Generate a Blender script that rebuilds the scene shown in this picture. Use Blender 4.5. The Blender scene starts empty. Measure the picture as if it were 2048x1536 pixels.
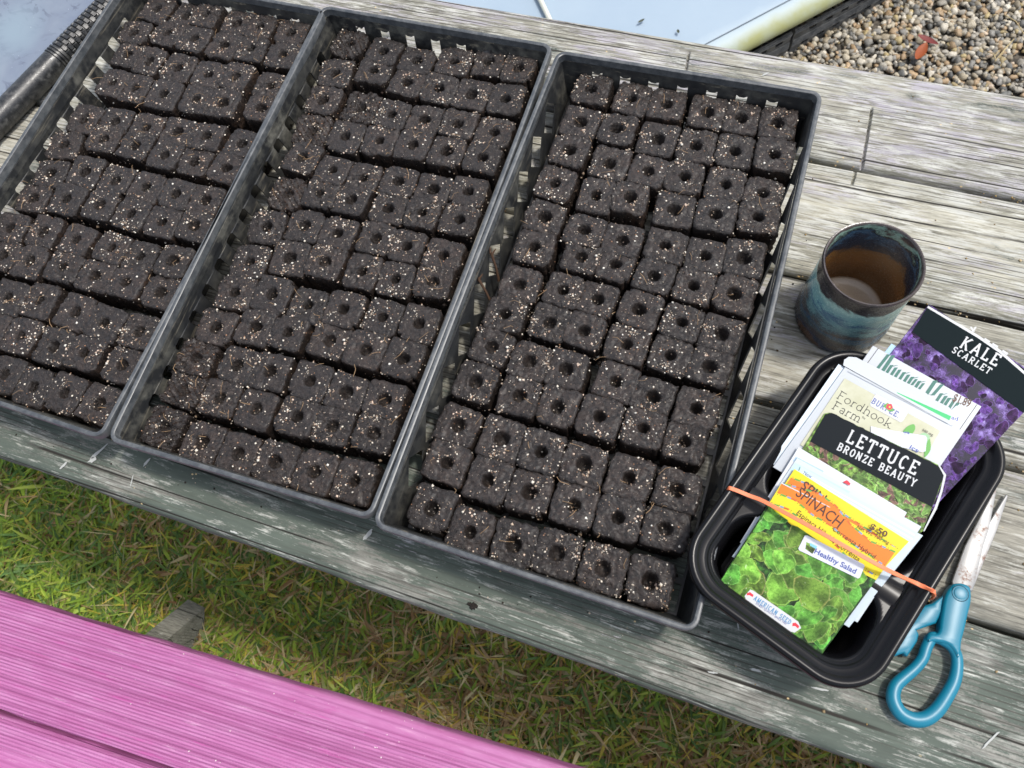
import bpy, bmesh, math, random
import numpy as np
from mathutils import Matrix, Vector, noise
from mathutils.geometry import tessellate_polygon

# ------------------------------------------------------------------ camera, sky, sun, exposure
sc = bpy.context.scene
T = 0.74                                    # height of the table top above the ground
CF = 1523.7
def _rot(rx, ry, rz):
    return (Matrix.Rotation(rz, 3, 'Z') @ Matrix.Rotation(ry, 3, 'Y') @ Matrix.Rotation(rx, 3, 'X'))
CR = _rot(0.3642, 0.1151, 0.3275)
CC = Vector((0.1349, -0.3735, 0.7069 + T))
cam_d = bpy.data.cameras.new("camera")
cam = bpy.data.objects.new("camera", cam_d)
sc.collection.objects.link(cam)
cam.matrix_world = Matrix.Translation(CC) @ CR.to_4x4()
cam_d.sensor_width = 36.0
cam_d.lens = CF / 2048 * 36.0
cam_d.clip_start = 0.02
cam_d.clip_end = 200
cam_d.dof.use_dof = True
cam_d.dof.focus_distance = 0.78
cam_d.dof.aperture_fstop = 13
sc.camera = cam

SUN_AZ = math.atan2(0.50, 0.86)             # direction towards the sun in the ground plane
SUN_EL = math.radians(65)
w = bpy.data.worlds.new("World"); sc.world = w; w.use_nodes = True
nt = w.node_tree; nt.nodes.clear()
sky = nt.nodes.new('ShaderNodeTexSky'); sky.sky_type = 'NISHITA'; sky.sun_disc = False
sky.sun_elevation = SUN_EL; sky.sun_rotation = math.pi/2 - SUN_AZ
sky.air_density = 1.0; sky.dust_density = 2.5; sky.ozone_density = 1.0
bg = nt.nodes.new('ShaderNodeBackground'); bg.inputs[1].default_value = 0.15
wo = nt.nodes.new('ShaderNodeOutputWorld')
hsv = nt.nodes.new('ShaderNodeHueSaturation'); hsv.inputs['Saturation'].default_value = .55
nt.links.new(sky.outputs[0], hsv.inputs['Color']); nt.links.new(hsv.outputs[0], bg.inputs[0]); nt.links.new(bg.outputs[0], wo.inputs[0])
sd = bpy.data.lights.new("sun", 'SUN'); sd.energy = 1.8; sd.angle = math.radians(6); sd.color = (1, .955, .89)
so = bpy.data.objects.new("sun", sd); sc.collection.objects.link(so)
sdir = Vector((math.cos(SUN_AZ)*math.cos(SUN_EL), math.sin(SUN_AZ)*math.cos(SUN_EL), math.sin(SUN_EL)))
so.rotation_euler = sdir.to_track_quat('Z', 'Y').to_euler(); so.location = (2, 1, 4)
sc.view_settings.view_transform = 'Standard'; sc.view_settings.look = 'None'
sc.view_settings.gamma = 1; sc.view_settings.use_curve_mapping = False
sc.view_settings.exposure = 0.66
sc.cycles.max_bounces = 6

# ------------------------------------------------------------------ helpers
R = random.Random(7)
NR = np.random.default_rng(7)
def un(px, py, z):
    """photo pixel (2048 wide) -> point at height z above the table top"""
    d = CR @ Vector(((px-1024)/CF, -(py-768)/CF, -1))
    t = (z + T - CC.z)/d.z
    return CC + d*t
def link(o, parent=None):
    sc.collection.objects.link(o)
    if parent is not None: o.parent = parent
    return o
def tag(o, label=None, cat=None, group=None, kind=None):
    if label: o['label'] = label
    if cat: o['category'] = cat
    if group: o['group'] = group
    if kind: o['kind'] = kind
    return o
def empty(name, loc=(0, 0, 0), rz=0, parent=None, mw=None):
    o = bpy.data.objects.new(name, None); o.empty_display_size = .02
    link(o, parent)
    if mw is not None: o.matrix_world = mw
    else: o.location = loc; o.rotation_euler = (0, 0, rz)
    return o
def mesh_obj(name, verts, faces, mat=None, parent=None, smooth=False, loc=None):
    me = bpy.data.meshes.new(name)
    me.from_pydata([tuple(v) for v in verts], [], [tuple(f) for f in faces])
    me.update()
    if smooth: me.polygons.foreach_set('use_smooth', [True]*len(me.polygons))
    o = bpy.data.objects.new(name, me)
    if mat is not None: me.materials.append(mat)
    link(o, parent)
    if loc is not None: o.location = loc
    return o
def np_mesh(name, V, F, mat, parent=None, smooth=True, col=None, colname='tint'):
    """V (n,3), F (m,k) numpy; col (n,3) per vertex"""
    me = bpy.data.meshes.new(name)
    k = F.shape[1]
    me.vertices.add(len(V)); me.vertices.foreach_set('co', V.astype(np.float32).ravel())
    me.loops.add(F.size); me.loops.foreach_set('vertex_index', F.astype(np.int32).ravel())
    me.polygons.add(len(F)); me.polygons.foreach_set('loop_start', np.arange(0, F.size, k, dtype=np.int32))
    try: me.polygons.foreach_set('loop_total', np.full(len(F), k, dtype=np.int32))
    except Exception: pass
    me.update(calc_edges=True); me.validate()
    if smooth: me.polygons.foreach_set('use_smooth', np.ones(len(me.polygons), dtype=bool))
    if col is not None:
        a = me.color_attributes.new(colname, 'FLOAT_COLOR', 'POINT')
        a.data.foreach_set('color', np.c_[col, np.ones(len(col))].astype(np.float32).ravel())
    if mat is not None: me.materials.append(mat)
    o = bpy.data.objects.new(name, me)
    link(o, parent)
    return o
def loft(rings, closed=True, cap0=False, cap1=False):
    n = len(rings[0]); V = [p for r in rings for p in r]; F = []
    for i in range(len(rings)-1):
        for j in range(n if closed else n-1):
            a = i*n+j; b = i*n+(j+1) % n
            F.append((a, b, b+n, a+n))
    if cap0: F.append(tuple(range(n-1, -1, -1)))
    if cap1: F.append(tuple((len(rings)-1)*n+j for j in range(n)))
    return V, F
def join(*vf):
    V = []; F = []
    for v, f in vf:
        o = len(V); V += list(v); F += [tuple(i+o for i in q) for q in f]
    return V, F
def box(x0, x1, y0, y1, z0, z1):
    V = [(x, y, z) for z in (z0, z1) for y in (y0, y1) for x in (x0, x1)]
    return V, [(0, 2, 3, 1), (4, 5, 7, 6), (0, 1, 5, 4), (2, 6, 7, 3), (0, 4, 6, 2), (1, 3, 7, 5)]
def tube(pts, rad, seg=10, flat=1.0, caps=True, closed=False):
    pts = [Vector(p) for p in pts]; n = len(pts)
    rings = []
    for i, p in enumerate(pts):
        if closed: d = pts[(i+1) % n]-pts[i-1]
        else: d = pts[min(i+1, n-1)]-pts[max(i-1, 0)]
        d.normalize()
        up = Vector((0, 0, 1)) if abs(d.z) < .9 else Vector((1, 0, 0))
        s = d.cross(up).normalized(); u = s.cross(d)
        r = rad[i] if hasattr(rad, '__len__') else rad
        rings.append([p + s*math.cos(a)*r + u*math.sin(a)*r*flat for a in [2*math.pi*k/seg for k in range(seg)]])
    if closed: rings.append(rings[0])
    return loft(rings, True, caps and not closed, caps and not closed)
def extrude_poly(pts, z0, z1, bev=0.0):
    """outline pts (x,y), optional bevel at the top"""
    n = len(pts)
    c = Vector((sum(p[0] for p in pts)/n, sum(p[1] for p in pts)/n))
    rings = [[(p[0], p[1], z0) for p in pts], [(p[0], p[1], z1-bev) for p in pts]]
    if bev:
        inn = []
        for i, p in enumerate(pts):
            a = Vector(pts[i-1][:2]); b = Vector(p[:2]); d = Vector(pts[(i+1) % n][:2])
            e1 = (b-a).normalized(); e2 = (d-b).normalized()
            nn = Vector((-(e1+e2).y, (e1+e2).x))
            if nn.length < 1e-6: nn = Vector((-e1.y, e1.x))
            nn.normalize(); inn.append(nn)
        area = sum(pts[i-1][0]*pts[i][1]-pts[i][0]*pts[i-1][1] for i in range(n))
        s = 1 if area > 0 else -1
        for f, zz in ((.35, z1-bev*.35), (1, z1)):
            rings.append([(p[0]+inn[i].x*s*bev*f, p[1]+inn[i].y*s*bev*f, zz) for i, p in enumerate(pts)])
    V, F = loft(rings, True)
    tri = tessellate_polygon([[Vector(v) for v in rings[-1]]])
    o = (len(rings)-1)*n
    F += [tuple(o+i for i in t) for t in tri]
    F += [tuple(reversed(t)) for t in tessellate_polygon([[Vector(v) for v in rings[0]]])]
    return V, F
def fix_normals(o):
    bm = bmesh.new(); bm.from_mesh(o.data); bmesh.ops.recalc_face_normals(bm, faces=bm.faces); bm.to_mesh(o.data); bm.free()
def smooth_angle(o, deg=35):
    fix_normals(o)
    me = o.data
    bm = bmesh.new(); bm.from_mesh(me)
    for f in bm.faces: f.smooth = True
    for e in bm.edges:
        if len(e.link_faces) == 2 and e.calc_face_angle(0) > math.radians(deg): e.smooth = False
    bm.to_mesh(me); bm.free()
def rrect(hx, hy, r, seg=8):
    P = []
    for cx, cy, a0 in ((hx-r, hy-r, 0), (-hx+r, hy-r, 90), (-hx+r, -hy+r, 180), (hx-r, -hy+r, 270)):
        for k in range(seg+1):
            a = math.radians(a0+90*k/seg); P.append((cx+r*math.cos(a), cy+r*math.sin(a)))
    return P
def catmull(pts, sub=6, closed=True):
    n = len(pts); out = []
    P = [Vector(p) for p in pts]
    rng = range(n) if closed else range(n-1)
    for i in rng:
        p0, p1, p2, p3 = (P[(i-1) % n], P[i], P[(i+1) % n], P[(i+2) % n]) if closed else (P[max(i-1, 0)], P[i], P[i+1], P[min(i+2, n-1)])
        for k in range(sub):
            t = k/sub
            out.append(.5*((2*p1)+(p2-p0)*t+(2*p0-5*p1+4*p2-p3)*t*t+(-p0+3*p1-3*p2+p3)*t**3))
    if not closed: out.append(P[-1])
    return out

# ------------------------------------------------------------------ node helpers
class NB:
    def __init__(s, name):
        s.m = bpy.data.materials.new(name); s.m.use_nodes = True
        s.t = s.m.node_tree; s.t.nodes.clear()
        s.out = s.n('ShaderNodeOutputMaterial'); s.b = s.n('ShaderNodeBsdfPrincipled')
        s.t.links.new(s.b.outputs[0], s.out.inputs[0])
        s.co = s.n('ShaderNodeTexCoord').outputs['Object']
    def n(s, t, **k):
        x = s.t.nodes.new(t)
        for a, b in k.items(): setattr(x, a, b)
        return x
    def L(s, a, inp):
        if hasattr(a, 'is_linked') or hasattr(a, 'links'): s.t.links.new(a, inp)
        elif isinstance(a, (tuple, list)):
            inp.default_value = tuple(a)+((1,) if len(a) == 3 and inp.type == 'RGBA' else ())
        else: inp.default_value = a
    def map(s, vec=None, scale=(1, 1, 1), rot=(0, 0, 0), loc=(0, 0, 0)):
        m = s.n('ShaderNodeMapping'); s.L(vec if vec is not None else s.co, m.inputs[0])
        m.inputs[1].default_value = loc; m.inputs[2].default_value = rot; m.inputs[3].default_value = scale
        return m.outputs[0]
    def noise(s, vec=None, scale=5, detail=4, rough=.6, dist=0, col=False):
        x = s.n('ShaderNodeTexNoise'); s.L(vec if vec is not None else s.co, x.inputs['Vector'])
        x.inputs['Scale'].default_value = scale; x.inputs['Detail'].default_value = detail
        x.inputs['Roughness'].default_value = rough; x.inputs['Distortion'].default_value = dist
        return x.outputs[1 if col else 0]
    def vor(s, vec=None, scale=5, feature='F1', out='Distance', rnd=1):
        x = s.n('ShaderNodeTexVoronoi', feature=feature); s.L(vec if vec is not None else s.co, x.inputs['Vector'])
        x.inputs['Scale'].default_value = scale
        if 'Randomness' in x.inputs: x.inputs['Randomness'].default_value = rnd
        return x.outputs[out]
    def wave(s, vec, scale, dist=2, detail=2, dscale=1, d='Y'):
        x = s.n('ShaderNodeTexWave', bands_direction=d); s.L(vec, x.inputs['Vector'])
        x.inputs['Scale'].default_value = scale; x.inputs['Distortion'].default_value = dist
        x.inputs['Detail'].default_value = detail; x.inputs['Detail Scale'].default_value = dscale
        return x.outputs['Fac']
    def ramp(s, f, stops, mode='LINEAR'):
        x = s.n('ShaderNodeValToRGB'); s.L(f, x.inputs[0]); r = x.color_ramp; r.interpolation = mode
        while len(r.elements) < len(stops): r.elements.new(.5)
        for e, (p, c) in zip(r.elements, stops):
            e.position = p; e.color = (c, c, c, 1) if not hasattr(c, '__len__') else tuple(c)+(1,)
        return x.outputs[0]
    def step(s, f, a, b): return s.ramp(f, [(a, 0.0), (b, 1.0)] if a < b else [(b, 1.0), (a, 0.0)])
    def mix(s, f, a, b, mode='MIX'):
        x = s.n('ShaderNodeMix', data_type='RGBA', blend_type=mode)
        s.L(f, x.inputs[0]); s.L(a, x.inputs[6]); s.L(b, x.inputs[7]); return x.outputs[2]
    def math(s, op, a, b=0.0, clamp=False):
        x = s.n('ShaderNodeMath', operation=op, use_clamp=clamp); s.L(a, x.inputs[0]); s.L(b, x.inputs[1]); return x.outputs[0]
    def xyz(s, vec=None):
        x = s.n('ShaderNodeSeparateXYZ'); s.L(vec if vec is not None else s.co, x.inputs[0]); return x.outputs
    def attr(s, name):
        return s.n('ShaderNodeAttribute', attribute_name=name).outputs['Color']
    def bump(s, h, strength=.5, dist=.001, norm=None):
        x = s.n('ShaderNodeBump'); x.inputs['Strength'].default_value = strength; x.inputs['Distance'].default_value = dist
        s.L(h, x.inputs['Height'])
        if norm is not None: s.L(norm, x.inputs['Normal'])
        return x.outputs[0]
    def set(s, col=None, rough=None, norm=None, metal=None, spec=None, **k):
        if col is not None: s.L(col, s.b.inputs['Base Color'])
        if rough is not None: s.L(rough, s.b.inputs['Roughness'])
        if norm is not None: s.L(norm, s.b.inputs['Normal'])
        if metal is not None: s.L(metal, s.b.inputs['Metallic'])
        if spec is not None: s.L(spec, s.b.inputs['Specular IOR Level'])
        for a, b in k.items(): s.L(b, s.b.inputs[a.replace('_', ' ')])
        return s.m
def plain(name, col, rough=.5, metal=0, spec=.3, **k):
    return NB(name).set(col=col, rough=rough, metal=metal, spec=spec, **k)

# ------------------------------------------------------------------ materials
def mat_weathered(name, off, wood, green, lilac, white, gcol=(.085, .10, .085), dark=.0, cracks=1.0):
    """weathered board: bare wood with remains of green, lilac and white paint; thresholds 0..1 = cover"""
    b = NB(name)
    c = b.map(loc=(off*3.1, off*1.7, off))
    g1 = b.noise(b.map(c, (42, 460, 460)), 1, 4, .66)              # fine fibre
    g2 = b.noise(b.map(c, (12, 150, 150)), 1, 4, .6, .2)
    g3 = b.noise(b.map(c, (2.2, 12, 12)), 1, 4, .6)
    sp = b.noise(c, 420, 3, .7)
    gm = b.math('ADD', b.math('MULTIPLY', g1, .6), b.math('MULTIPLY', g2, .4))
    col = b.ramp(gm, [(.34, tuple(v*.30 for v in wood)), (.43, tuple(v*.68 for v in wood)), (.52, wood), (.66, tuple(min(1, v*1.35) for v in wood))])
    col = b.mix(b.step(g3, .35, .65), col, b.mix(1.0, col, (.62, .63, .62), 'MULTIPLY'))
    def layer(col, pc, cover, sx, sy, seed, edge=.05, grain=.4):
        n = b.noise(b.map(c, (sx, sy, sy), loc=(seed, seed*2.3, 0)), 1, 6, .66, .4)
        n = b.math('ADD', b.math('MULTIPLY', n, 1-grain), b.math('MULTIPLY', g1, grain))
        n = b.math('ADD', n, b.math('MULTIPLY', b.math('SUBTRACT', sp, .5), .10))
        t = .5 + (.5-cover)*.42
        m = b.step(n, t-edge*.5, t+edge*.5)
        var = b.noise(b.map(c, (14, 90, 90)), 1, 3, .6)
        pcv = b.mix(b.step(var, .25, .75), tuple(v*.72 for v in pc), tuple(min(1, v*1.2) for v in pc))
        return b.mix(m, col, pcv), m
    gl = b.wave(b.map(c, (.06, 1, 1)), 62, 5, 2, .10)
    glm = b.math('MULTIPLY', b.step(gl, .16, .02), b.step(b.noise(b.map(c, (5, 26, 26)), 1, 2), .40, .60))
    h = b.math('MULTIPLY', gm, .5)
    if green: 
        col, m = layer(col, gcol, green, 6, 22, 3.3, .06, .35); h = b.math('ADD', h, b.math('MULTIPLY', m, .12))
    if lilac:
        col, m = layer(col, (.36, .34, .37), lilac, 9, 40, 9.1, .08, .45); h = b.math('ADD', h, b.math('MULTIPLY', m, .12))
    if white:
        col, m = layer(col, (.50, .50, .45), white, 26, 110, 15.7, .12, .45); h = b.math('ADD', h, b.math('MULTIPLY', m, .16))
    col = b.mix(b.math('MULTIPLY', glm, .75), col, (.06, .055, .045)); h = b.math('SUBTRACT', h, b.math('MULTIPLY', glm, .5))
    # long drying cracks
    v = b.wave(b.map(c, (.5, 13, 13)), 1.0, 5.5, 3, 1.4)
    cr = b.math('MULTIPLY', b.step(v, .022*cracks, .004), b.step(b.noise(b.map(c, (3.5, 14, 14)), 1, 2), .46, .56))
    col = b.mix(cr, col, (.025, .022, .018))
    spk = b.step(b.vor(b.map(c, (110, 150, 150)), 1), .16, .10)
    spk = b.math('MULTIPLY', spk, b.step(b.noise(c, 30, 2), .60, .66))
    col = b.mix(spk, col, (.62, .47, .25))
    h = b.math('SUBTRACT', h, cr)
    return b.set(col=col, rough=.78, spec=.28, norm=b.bump(h, .6, .0009))

def mat_pink():
    b = NB('pink_paint')
    c = b.co
    warp = b.noise(b.map(c, (1.3, 9, 9)), 1, 2, .5)
    y = b.math('ADD', b.math('MULTIPLY', b.xyz(c)[1], 1.0), b.math('MULTIPLY', warp, .05))
    cv = b.n('ShaderNodeCombineXYZ'); b.L(b.math('MULTIPLY', b.xyz(c)[0], .35), cv.inputs[0]); b.L(y, cv.inputs[1])
    ring = b.noise(b.map(cv.outputs[0], (1, 170, 1)), 1, 2, .45)
    patch = b.noise(b.map(c, (11, 60, 60)), 1, 6, .7, .3)
    gl = b.wave(b.map(c, (.05, 1, 1)), 74, 7, 1, .07)
    fine = b.noise(b.map(c, (18, 260, 260)), 1, 4, .65)
    col = b.ramp(patch, [(.3, (.41, .115, .29)), (.5, (.47, .165, .36)), (.72, (.54, .24, .44))])
    col = b.mix(b.math('MULTIPLY', b.step(ring, .53, .40), .7), col, (.30, .08, .21))
    gm_ = b.math('MULTIPLY', b.step(gl, .40, .05), b.step(b.noise(b.map(c, (1.2, 11, 11)), 1, 2), .38, .56))
    col = b.mix(b.math('MULTIPLY', gm_, .45), col, (.26, .055, .18))
    deep = b.step(b.math('ADD', b.math('MULTIPLY', b.noise(b.map(c, (16, 120, 120), loc=(4, 1, 0)), 1, 5, .7), .8), b.math('MULTIPLY', fine, .2)), .57, .64)
    col = b.mix(b.math('MULTIPLY', deep, .45), col, (.47, .07, .29))
    lite = b.step(b.math('ADD', b.math('MULTIPLY', b.noise(b.map(c, (22, 170, 170), loc=(1, 7, 0)), 1, 5, .7), .7), b.math('MULTIPLY', fine, .3)), .58, .66)
    col = b.mix(b.math('MULTIPLY', lite, .4), col, (.70, .42, .58))
    fl = b.math('MULTIPLY', b.step(b.noise(c, 130, 3, .6), .70, .72), b.step(b.noise(c, 9, 1), .5, .6))
    col = b.mix(fl, col, (.85, .80, .74))
    h = b.math('SUBTRACT', b.math('ADD', b.math('MULTIPLY', ring, .4), b.math('MULTIPLY', fine, .35)), b.math('MULTIPLY', gm_, 1.3))
    return b.set(col=col, rough=.50, spec=.3, norm=b.bump(h, .7, .0012))

def mat_soil(name, top):
    b = NB(name)
    n1 = b.noise(None, 320, 5, .7); n2 = b.noise(None, 90, 4, .6); n3 = b.noise(None, 1500, 2, .5)
    rnd = b.n('ShaderNodeObjectInfo').outputs['Random']
    if top: col = b.ramp(n1, [(.36, (.003, .002, .002)), (.48, (.015, .010, .0085)), (.62, (.042, .028, .022))])
    else: col = b.ramp(n1, [(.30, (.006, .004, .003)), (.5, (.022, .015, .012)), (.7, (.055, .036, .026))])
    col = b.mix(b.step(n2, .5, .75), col, (.055, .036, .028) if top else (.07, .038, .022))
    col = b.mix(b.math('MULTIPLY', rnd, .6), col, (.010, .007, .006))
    v = b.vor(None, 620); sel = b.step(b.noise(None, 260, 1), .61, .66)
    col = b.mix(b.math('MULTIPLY', b.step(v, .22, .14), sel), col, (.55, .45, .36))
    v2 = b.vor(b.map(loc=(3, 1, 2), scale=(1, 2.2, 1)), 480)
    col = b.mix(b.math('MULTIPLY', b.step(v2, .12, .08), b.step(b.noise(None, 150, 1), .60, .64)), col, (.30, .12, .06))
    ro = b.ramp(n2, [(.3, .30), (.7, .55)]) if top else .75
    h = b.math('ADD', b.math('MULTIPLY', n1, .8), b.math('ADD', b.math('MULTIPLY', n3, .25), b.math('MULTIPLY', n2, .9)))
    if top: b.set(Coat_Weight=.22, Coat_Roughness=.38, Coat_Tint=(1.0, .97, .94))
    return b.set(col=col, rough=ro, spec=.6 if top else .25, norm=b.bump(h, 1.0, .0034))

def mat_tray(seed, dust):
    b = NB('tray_plastic')
    c = b.map(loc=(seed, 0, 0))
    n = b.noise(c, 55, 6, .7); n2 = b.noise(c, 14, 3, .6); n3 = b.noise(b.map(c, (60, 12, 200)), 1, 4, .7)
    m = b.math('MULTIPLY', b.step(n, .42, .72), b.step(n2, .35, .65))
    col = b.mix(b.math('MULTIPLY', m, dust), (.018, .019, .020), (.15, .145, .12))
    col = b.mix(b.math('MULTIPLY', b.step(n3, .58, .7), dust*.6), col, (.26, .23, .17))
    return b.set(col=col, rough=b.ramp(n, [(.3, .32), (.7, .62)]), spec=.5, norm=b.bump(n, .15, .0006))

def mat_rim():
    b = NB('tray_rim_plastic')
    n = b.noise(None, 90, 5, .7)
    col = b.mix(b.step(n, .4, .75), (.050, .056, .062), (.14, .145, .145))
    return b.set(col=col, rough=b.ramp(n, [(.3, .30), (.7, .5)]), spec=.65, norm=b.bump(b.noise(None, 30, 3), .12, .001))

M_SOIL_TOP = mat_soil('pressed_soil', True)
M_SOIL = mat_soil('crumbly_soil', False)
b_ = NB('perlite'); b_.set(col=b_.attr('tint'), rough=.8, spec=.3); M_PERL = b_.m
b_ = NB('tinted'); b_.set(col=b_.attr('tint'), rough=.75, spec=.3); M_TINT = b_.m
M_PINK = mat_pink()

# ------------------------------------------------------------------ ground
def ground_mat():
    b = NB('lawn_soil')
    n = b.noise(None, 9, 6, .7); n2 = b.noise(None, 120, 4, .7)
    col = b.ramp(n2, [(.3, (.018, .012, .007)), (.5, (.06, .045, .022)), (.7, (.10, .085, .04))])
    col = b.mix(b.step(n, .4, .62), col, (.05, .075, .02))
    return b.set(col=col, rough=.95, spec=.1, norm=b.bump(n2, .8, .01))
def gravel_mat():
    b = NB('gravel_bed')
    v = b.vor(None, 75, out='Color'); d = b.vor(None, 75)
    hs = b.n('ShaderNodeHueSaturation'); b.L(v, hs.inputs['Color']); hs.inputs['Saturation'].default_value = .18; hs.inputs['Value'].default_value = .45
    col = b.mix(b.step(d, .3, .6), (.10, .085, .065), (.04, .034, .026))
    return b.set(col=col, rough=.85, norm=b.bump(d, -1, .01))
GY = 0.42
lawn = mesh_obj('ground', [(-60, -60, 0), (60, -60, 0), (60, 60, 0), (-60, 60, 0)], [(0, 1, 2, 3)], ground_mat())
tag(lawn, 'lawn soil under the grass', kind='structure')
gb = mesh_obj('gravel_ground', [(-1.6, GY, .004), (5, GY, .004), (5, 6, .004), (-1.6, 6, .004)], [(0, 1, 2, 3)], gravel_mat())
tag(gb, 'bed of small rounded gravel behind the table', kind='structure')

def blade_mesh(name, n, xr, yr, hmin, hmax, wmin, wmax, seed, dry):
    r = np.random.default_rng(seed)
    x = r.uniform(*xr, n); y = r.uniform(*yr, n)
    a = r.uniform(0, 2*np.pi, n); ln = r.uniform(hmin, hmax, n); wd = r.uniform(wmin, wmax, n)
    lean = np.clip(r.normal(1.12, .28, n), .1, 1.5)                # from vertical
    bend = r.uniform(.1, .9, n)
    z0 = r.uniform(0, .012, n)
    ts = np.array([0, .3, .62, 1.0]); ws = np.array([.75, 1, .75, .05])
    dx, dy = np.cos(a), np.sin(a); sx, sy = -dy, dx
    V = np.zeros((n, 8, 3))
    px = np.zeros(n); pz = np.zeros(n); tl = lean.copy()
    prev = 0
    tw = r.uniform(-.6, .6, n)
    for i, (t, wf) in enumerate(zip(ts, ws)):
        st = (t-prev)*ln; prev = t
        px = px+np.sin(tl)*st; pz = np.maximum(pz+np.cos(tl)*st, -.004); tl = tl+bend*.5
        cx = x+dx*px; cy = y+dy*px; cz = z0+pz
        for k, sg in ((0, -1), (1, 1)):
            V[:, i*2+k, 0] = cx+sx*sg*wd*wf*.5
            V[:, i*2+k, 1] = cy+sy*sg*wd*wf*.5
            V[:, i*2+k, 2] = cz+sg*tw*wd*wf*.5
    F = np.array([[0, 1, 3, 2], [2, 3, 5, 4], [4, 5, 7, 6]])
    Fa = (F[None]+np.arange(n)[:, None, None]*8).reshape(-1, 4)
    pal = np.array([(.19, .29, .035), (.27, .37, .045), (.13, .22, .045), (.34, .40, .07), (.09, .17, .045)])
    dr = np.array([(.32, .21, .10), (.42, .30, .16), (.24, .14, .06), (.46, .39, .22), (.46, .36, .06)])
    c = pal[r.integers(0, 5, n)]
    # dry patches thicken towards the shaded middle of the strip
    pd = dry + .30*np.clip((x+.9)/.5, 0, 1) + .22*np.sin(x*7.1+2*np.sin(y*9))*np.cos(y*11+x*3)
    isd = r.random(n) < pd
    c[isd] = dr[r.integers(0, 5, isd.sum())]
    c = c*r.uniform(.75, 1.3, (n, 1))*(1.4-.36*np.clip((x+.95)/.6, 0, 1))[:, None]*np.where(isd, 1.1, 1.0)[:, None]  # blade colour brightened towards the left, standing in for sunlit grass there
    col = np.repeat(c[:, None, :], 8, 1)
    tip = (r.random(n) < .18) & ~isd
    col[tip, 6:] = (.30, .27, .08); col[tip, 4:6] = (.19, .20, .06)
    return V.reshape(-1, 3), Fa, col.reshape(-1, 3)
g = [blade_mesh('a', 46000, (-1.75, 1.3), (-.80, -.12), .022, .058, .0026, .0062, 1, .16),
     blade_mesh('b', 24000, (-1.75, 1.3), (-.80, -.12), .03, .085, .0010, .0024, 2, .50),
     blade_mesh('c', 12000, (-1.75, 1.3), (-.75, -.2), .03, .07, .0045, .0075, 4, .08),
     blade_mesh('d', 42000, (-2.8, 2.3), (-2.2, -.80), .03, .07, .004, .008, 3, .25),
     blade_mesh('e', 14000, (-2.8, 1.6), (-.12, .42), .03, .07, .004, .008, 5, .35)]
V = []; F = []; C = []; o_ = 0
for v, f, c in g: V.append(v); F.append(f+o_); C.append(c); o_ += len(v)
b_ = NB('grass_blade'); tr = b_.n('ShaderNodeBsdfTranslucent'); b_.L(b_.attr('tint'), tr.inputs[0])
b_.set(col=b_.attr('tint'), rough=.5, spec=.35)
ms = b_.n('ShaderNodeMixShader'); ms.inputs[0].default_value = .38
b_.t.links.new(b_.b.outputs[0], ms.inputs[1]); b_.t.links.new(tr.outputs[0], ms.inputs[2]); b_.t.links.new(ms.outputs[0], b_.out.inputs[0])
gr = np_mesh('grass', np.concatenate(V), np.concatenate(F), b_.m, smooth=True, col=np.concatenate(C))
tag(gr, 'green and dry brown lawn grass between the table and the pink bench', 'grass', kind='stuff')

# gravel stones
bm = bmesh.new(); bmesh.ops.create_icosphere(bm, subdivisions=2, radius=1)
iv = np.array([v.co[:] for v in bm.verts]); ifc = np.array([[v.index for v in f.verts] for f in bm.faces]); bm.free()
def stones(n, xr, yr, z0, r0, r1, seed):
    r = np.random.default_rng(seed)
    s = r.uniform(r0, r1, n)*r.choice([.7, 1, 1, 1.25], n)
    ax = np.stack([s*r.uniform(.85, 1.25, n), s*r.uniform(.75, 1.05, n), s*r.uniform(.5, .85, n)], 1)
    a = r.uniform(0, 2*np.pi, n); t = r.uniform(-.7, .7, n)
    fr = r.uniform(1.2, 2.6, (n, 3)); ph = r.uniform(0, 6, (n, 3))
    base = iv[None]*(1+.17*np.sin(iv[None, :, [0]]*fr[:, None, 0:1]*2+ph[:, None, 0:1])+.14*np.sin(iv[None, :, [1]]*fr[:, None, 1:2]*2+ph[:, None, 1:2])+.08*np.sin(iv[None, :, [2]]*fr[:, None, 2:3]*3+ph[:, None, 2:3]))
    P = base*ax[:, None, :]
    ct, st = np.cos(t)[:, None], np.sin(t)[:, None]
    y2 = P[..., 1]*ct-P[..., 2]*st; z2 = P[..., 1]*st+P[..., 2]*ct
    ca, sa = np.cos(a)[:, None], np.sin(a)[:, None]
    X = P[..., 0]*ca-y2*sa; Y = P[..., 0]*sa+y2*ca
    x = r.uniform(*xr, n); y = r.uniform(*yr, n); z = z0+s*.4+r.uniform(0, .010, n)
    V = np.stack([X+x[:, None], Y+y[:, None], z2+z[:, None]], -1)
    pal = np.array([(.30, .29, .27), (.20, .20, .20), (.40, .37, .31), (.50, .48, .44), (.30, .22, .14), (.36, .27, .18), (.12, .125, .13), (.36, .30, .17), (.28, .25, .20), (.55, .46, .38)])*1.15*np.array([1.04, 1.0, .90])
    c = pal[r.choice(10, n, p=[.18, .15, .14, .10, .06, .07, .09, .06, .12, .03])]*r.uniform(.8, 1.2, (n, 1))
    Fa = (ifc[None]+(np.arange(n)*len(iv))[:, None, None]).reshape(-1, 3)
    return V.reshape(-1, 3), Fa, np.repeat(c, len(iv), 0)
sv, sf, s_c = stones(24000, (-.05, 1.35), (.66, 1.75), .004, .0042, .0078, 11)
b_ = NB('pebble'); nn_ = b_.noise(None, 400, 3, .6)
b_.set(col=b_.mix(b_.step(nn_, .35, .7), b_.attr('tint'), b_.mix(1.0, b_.attr('tint'), (.6, .58, .55), 'MULTIPLY')), rough=.6, spec=.4)
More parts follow.
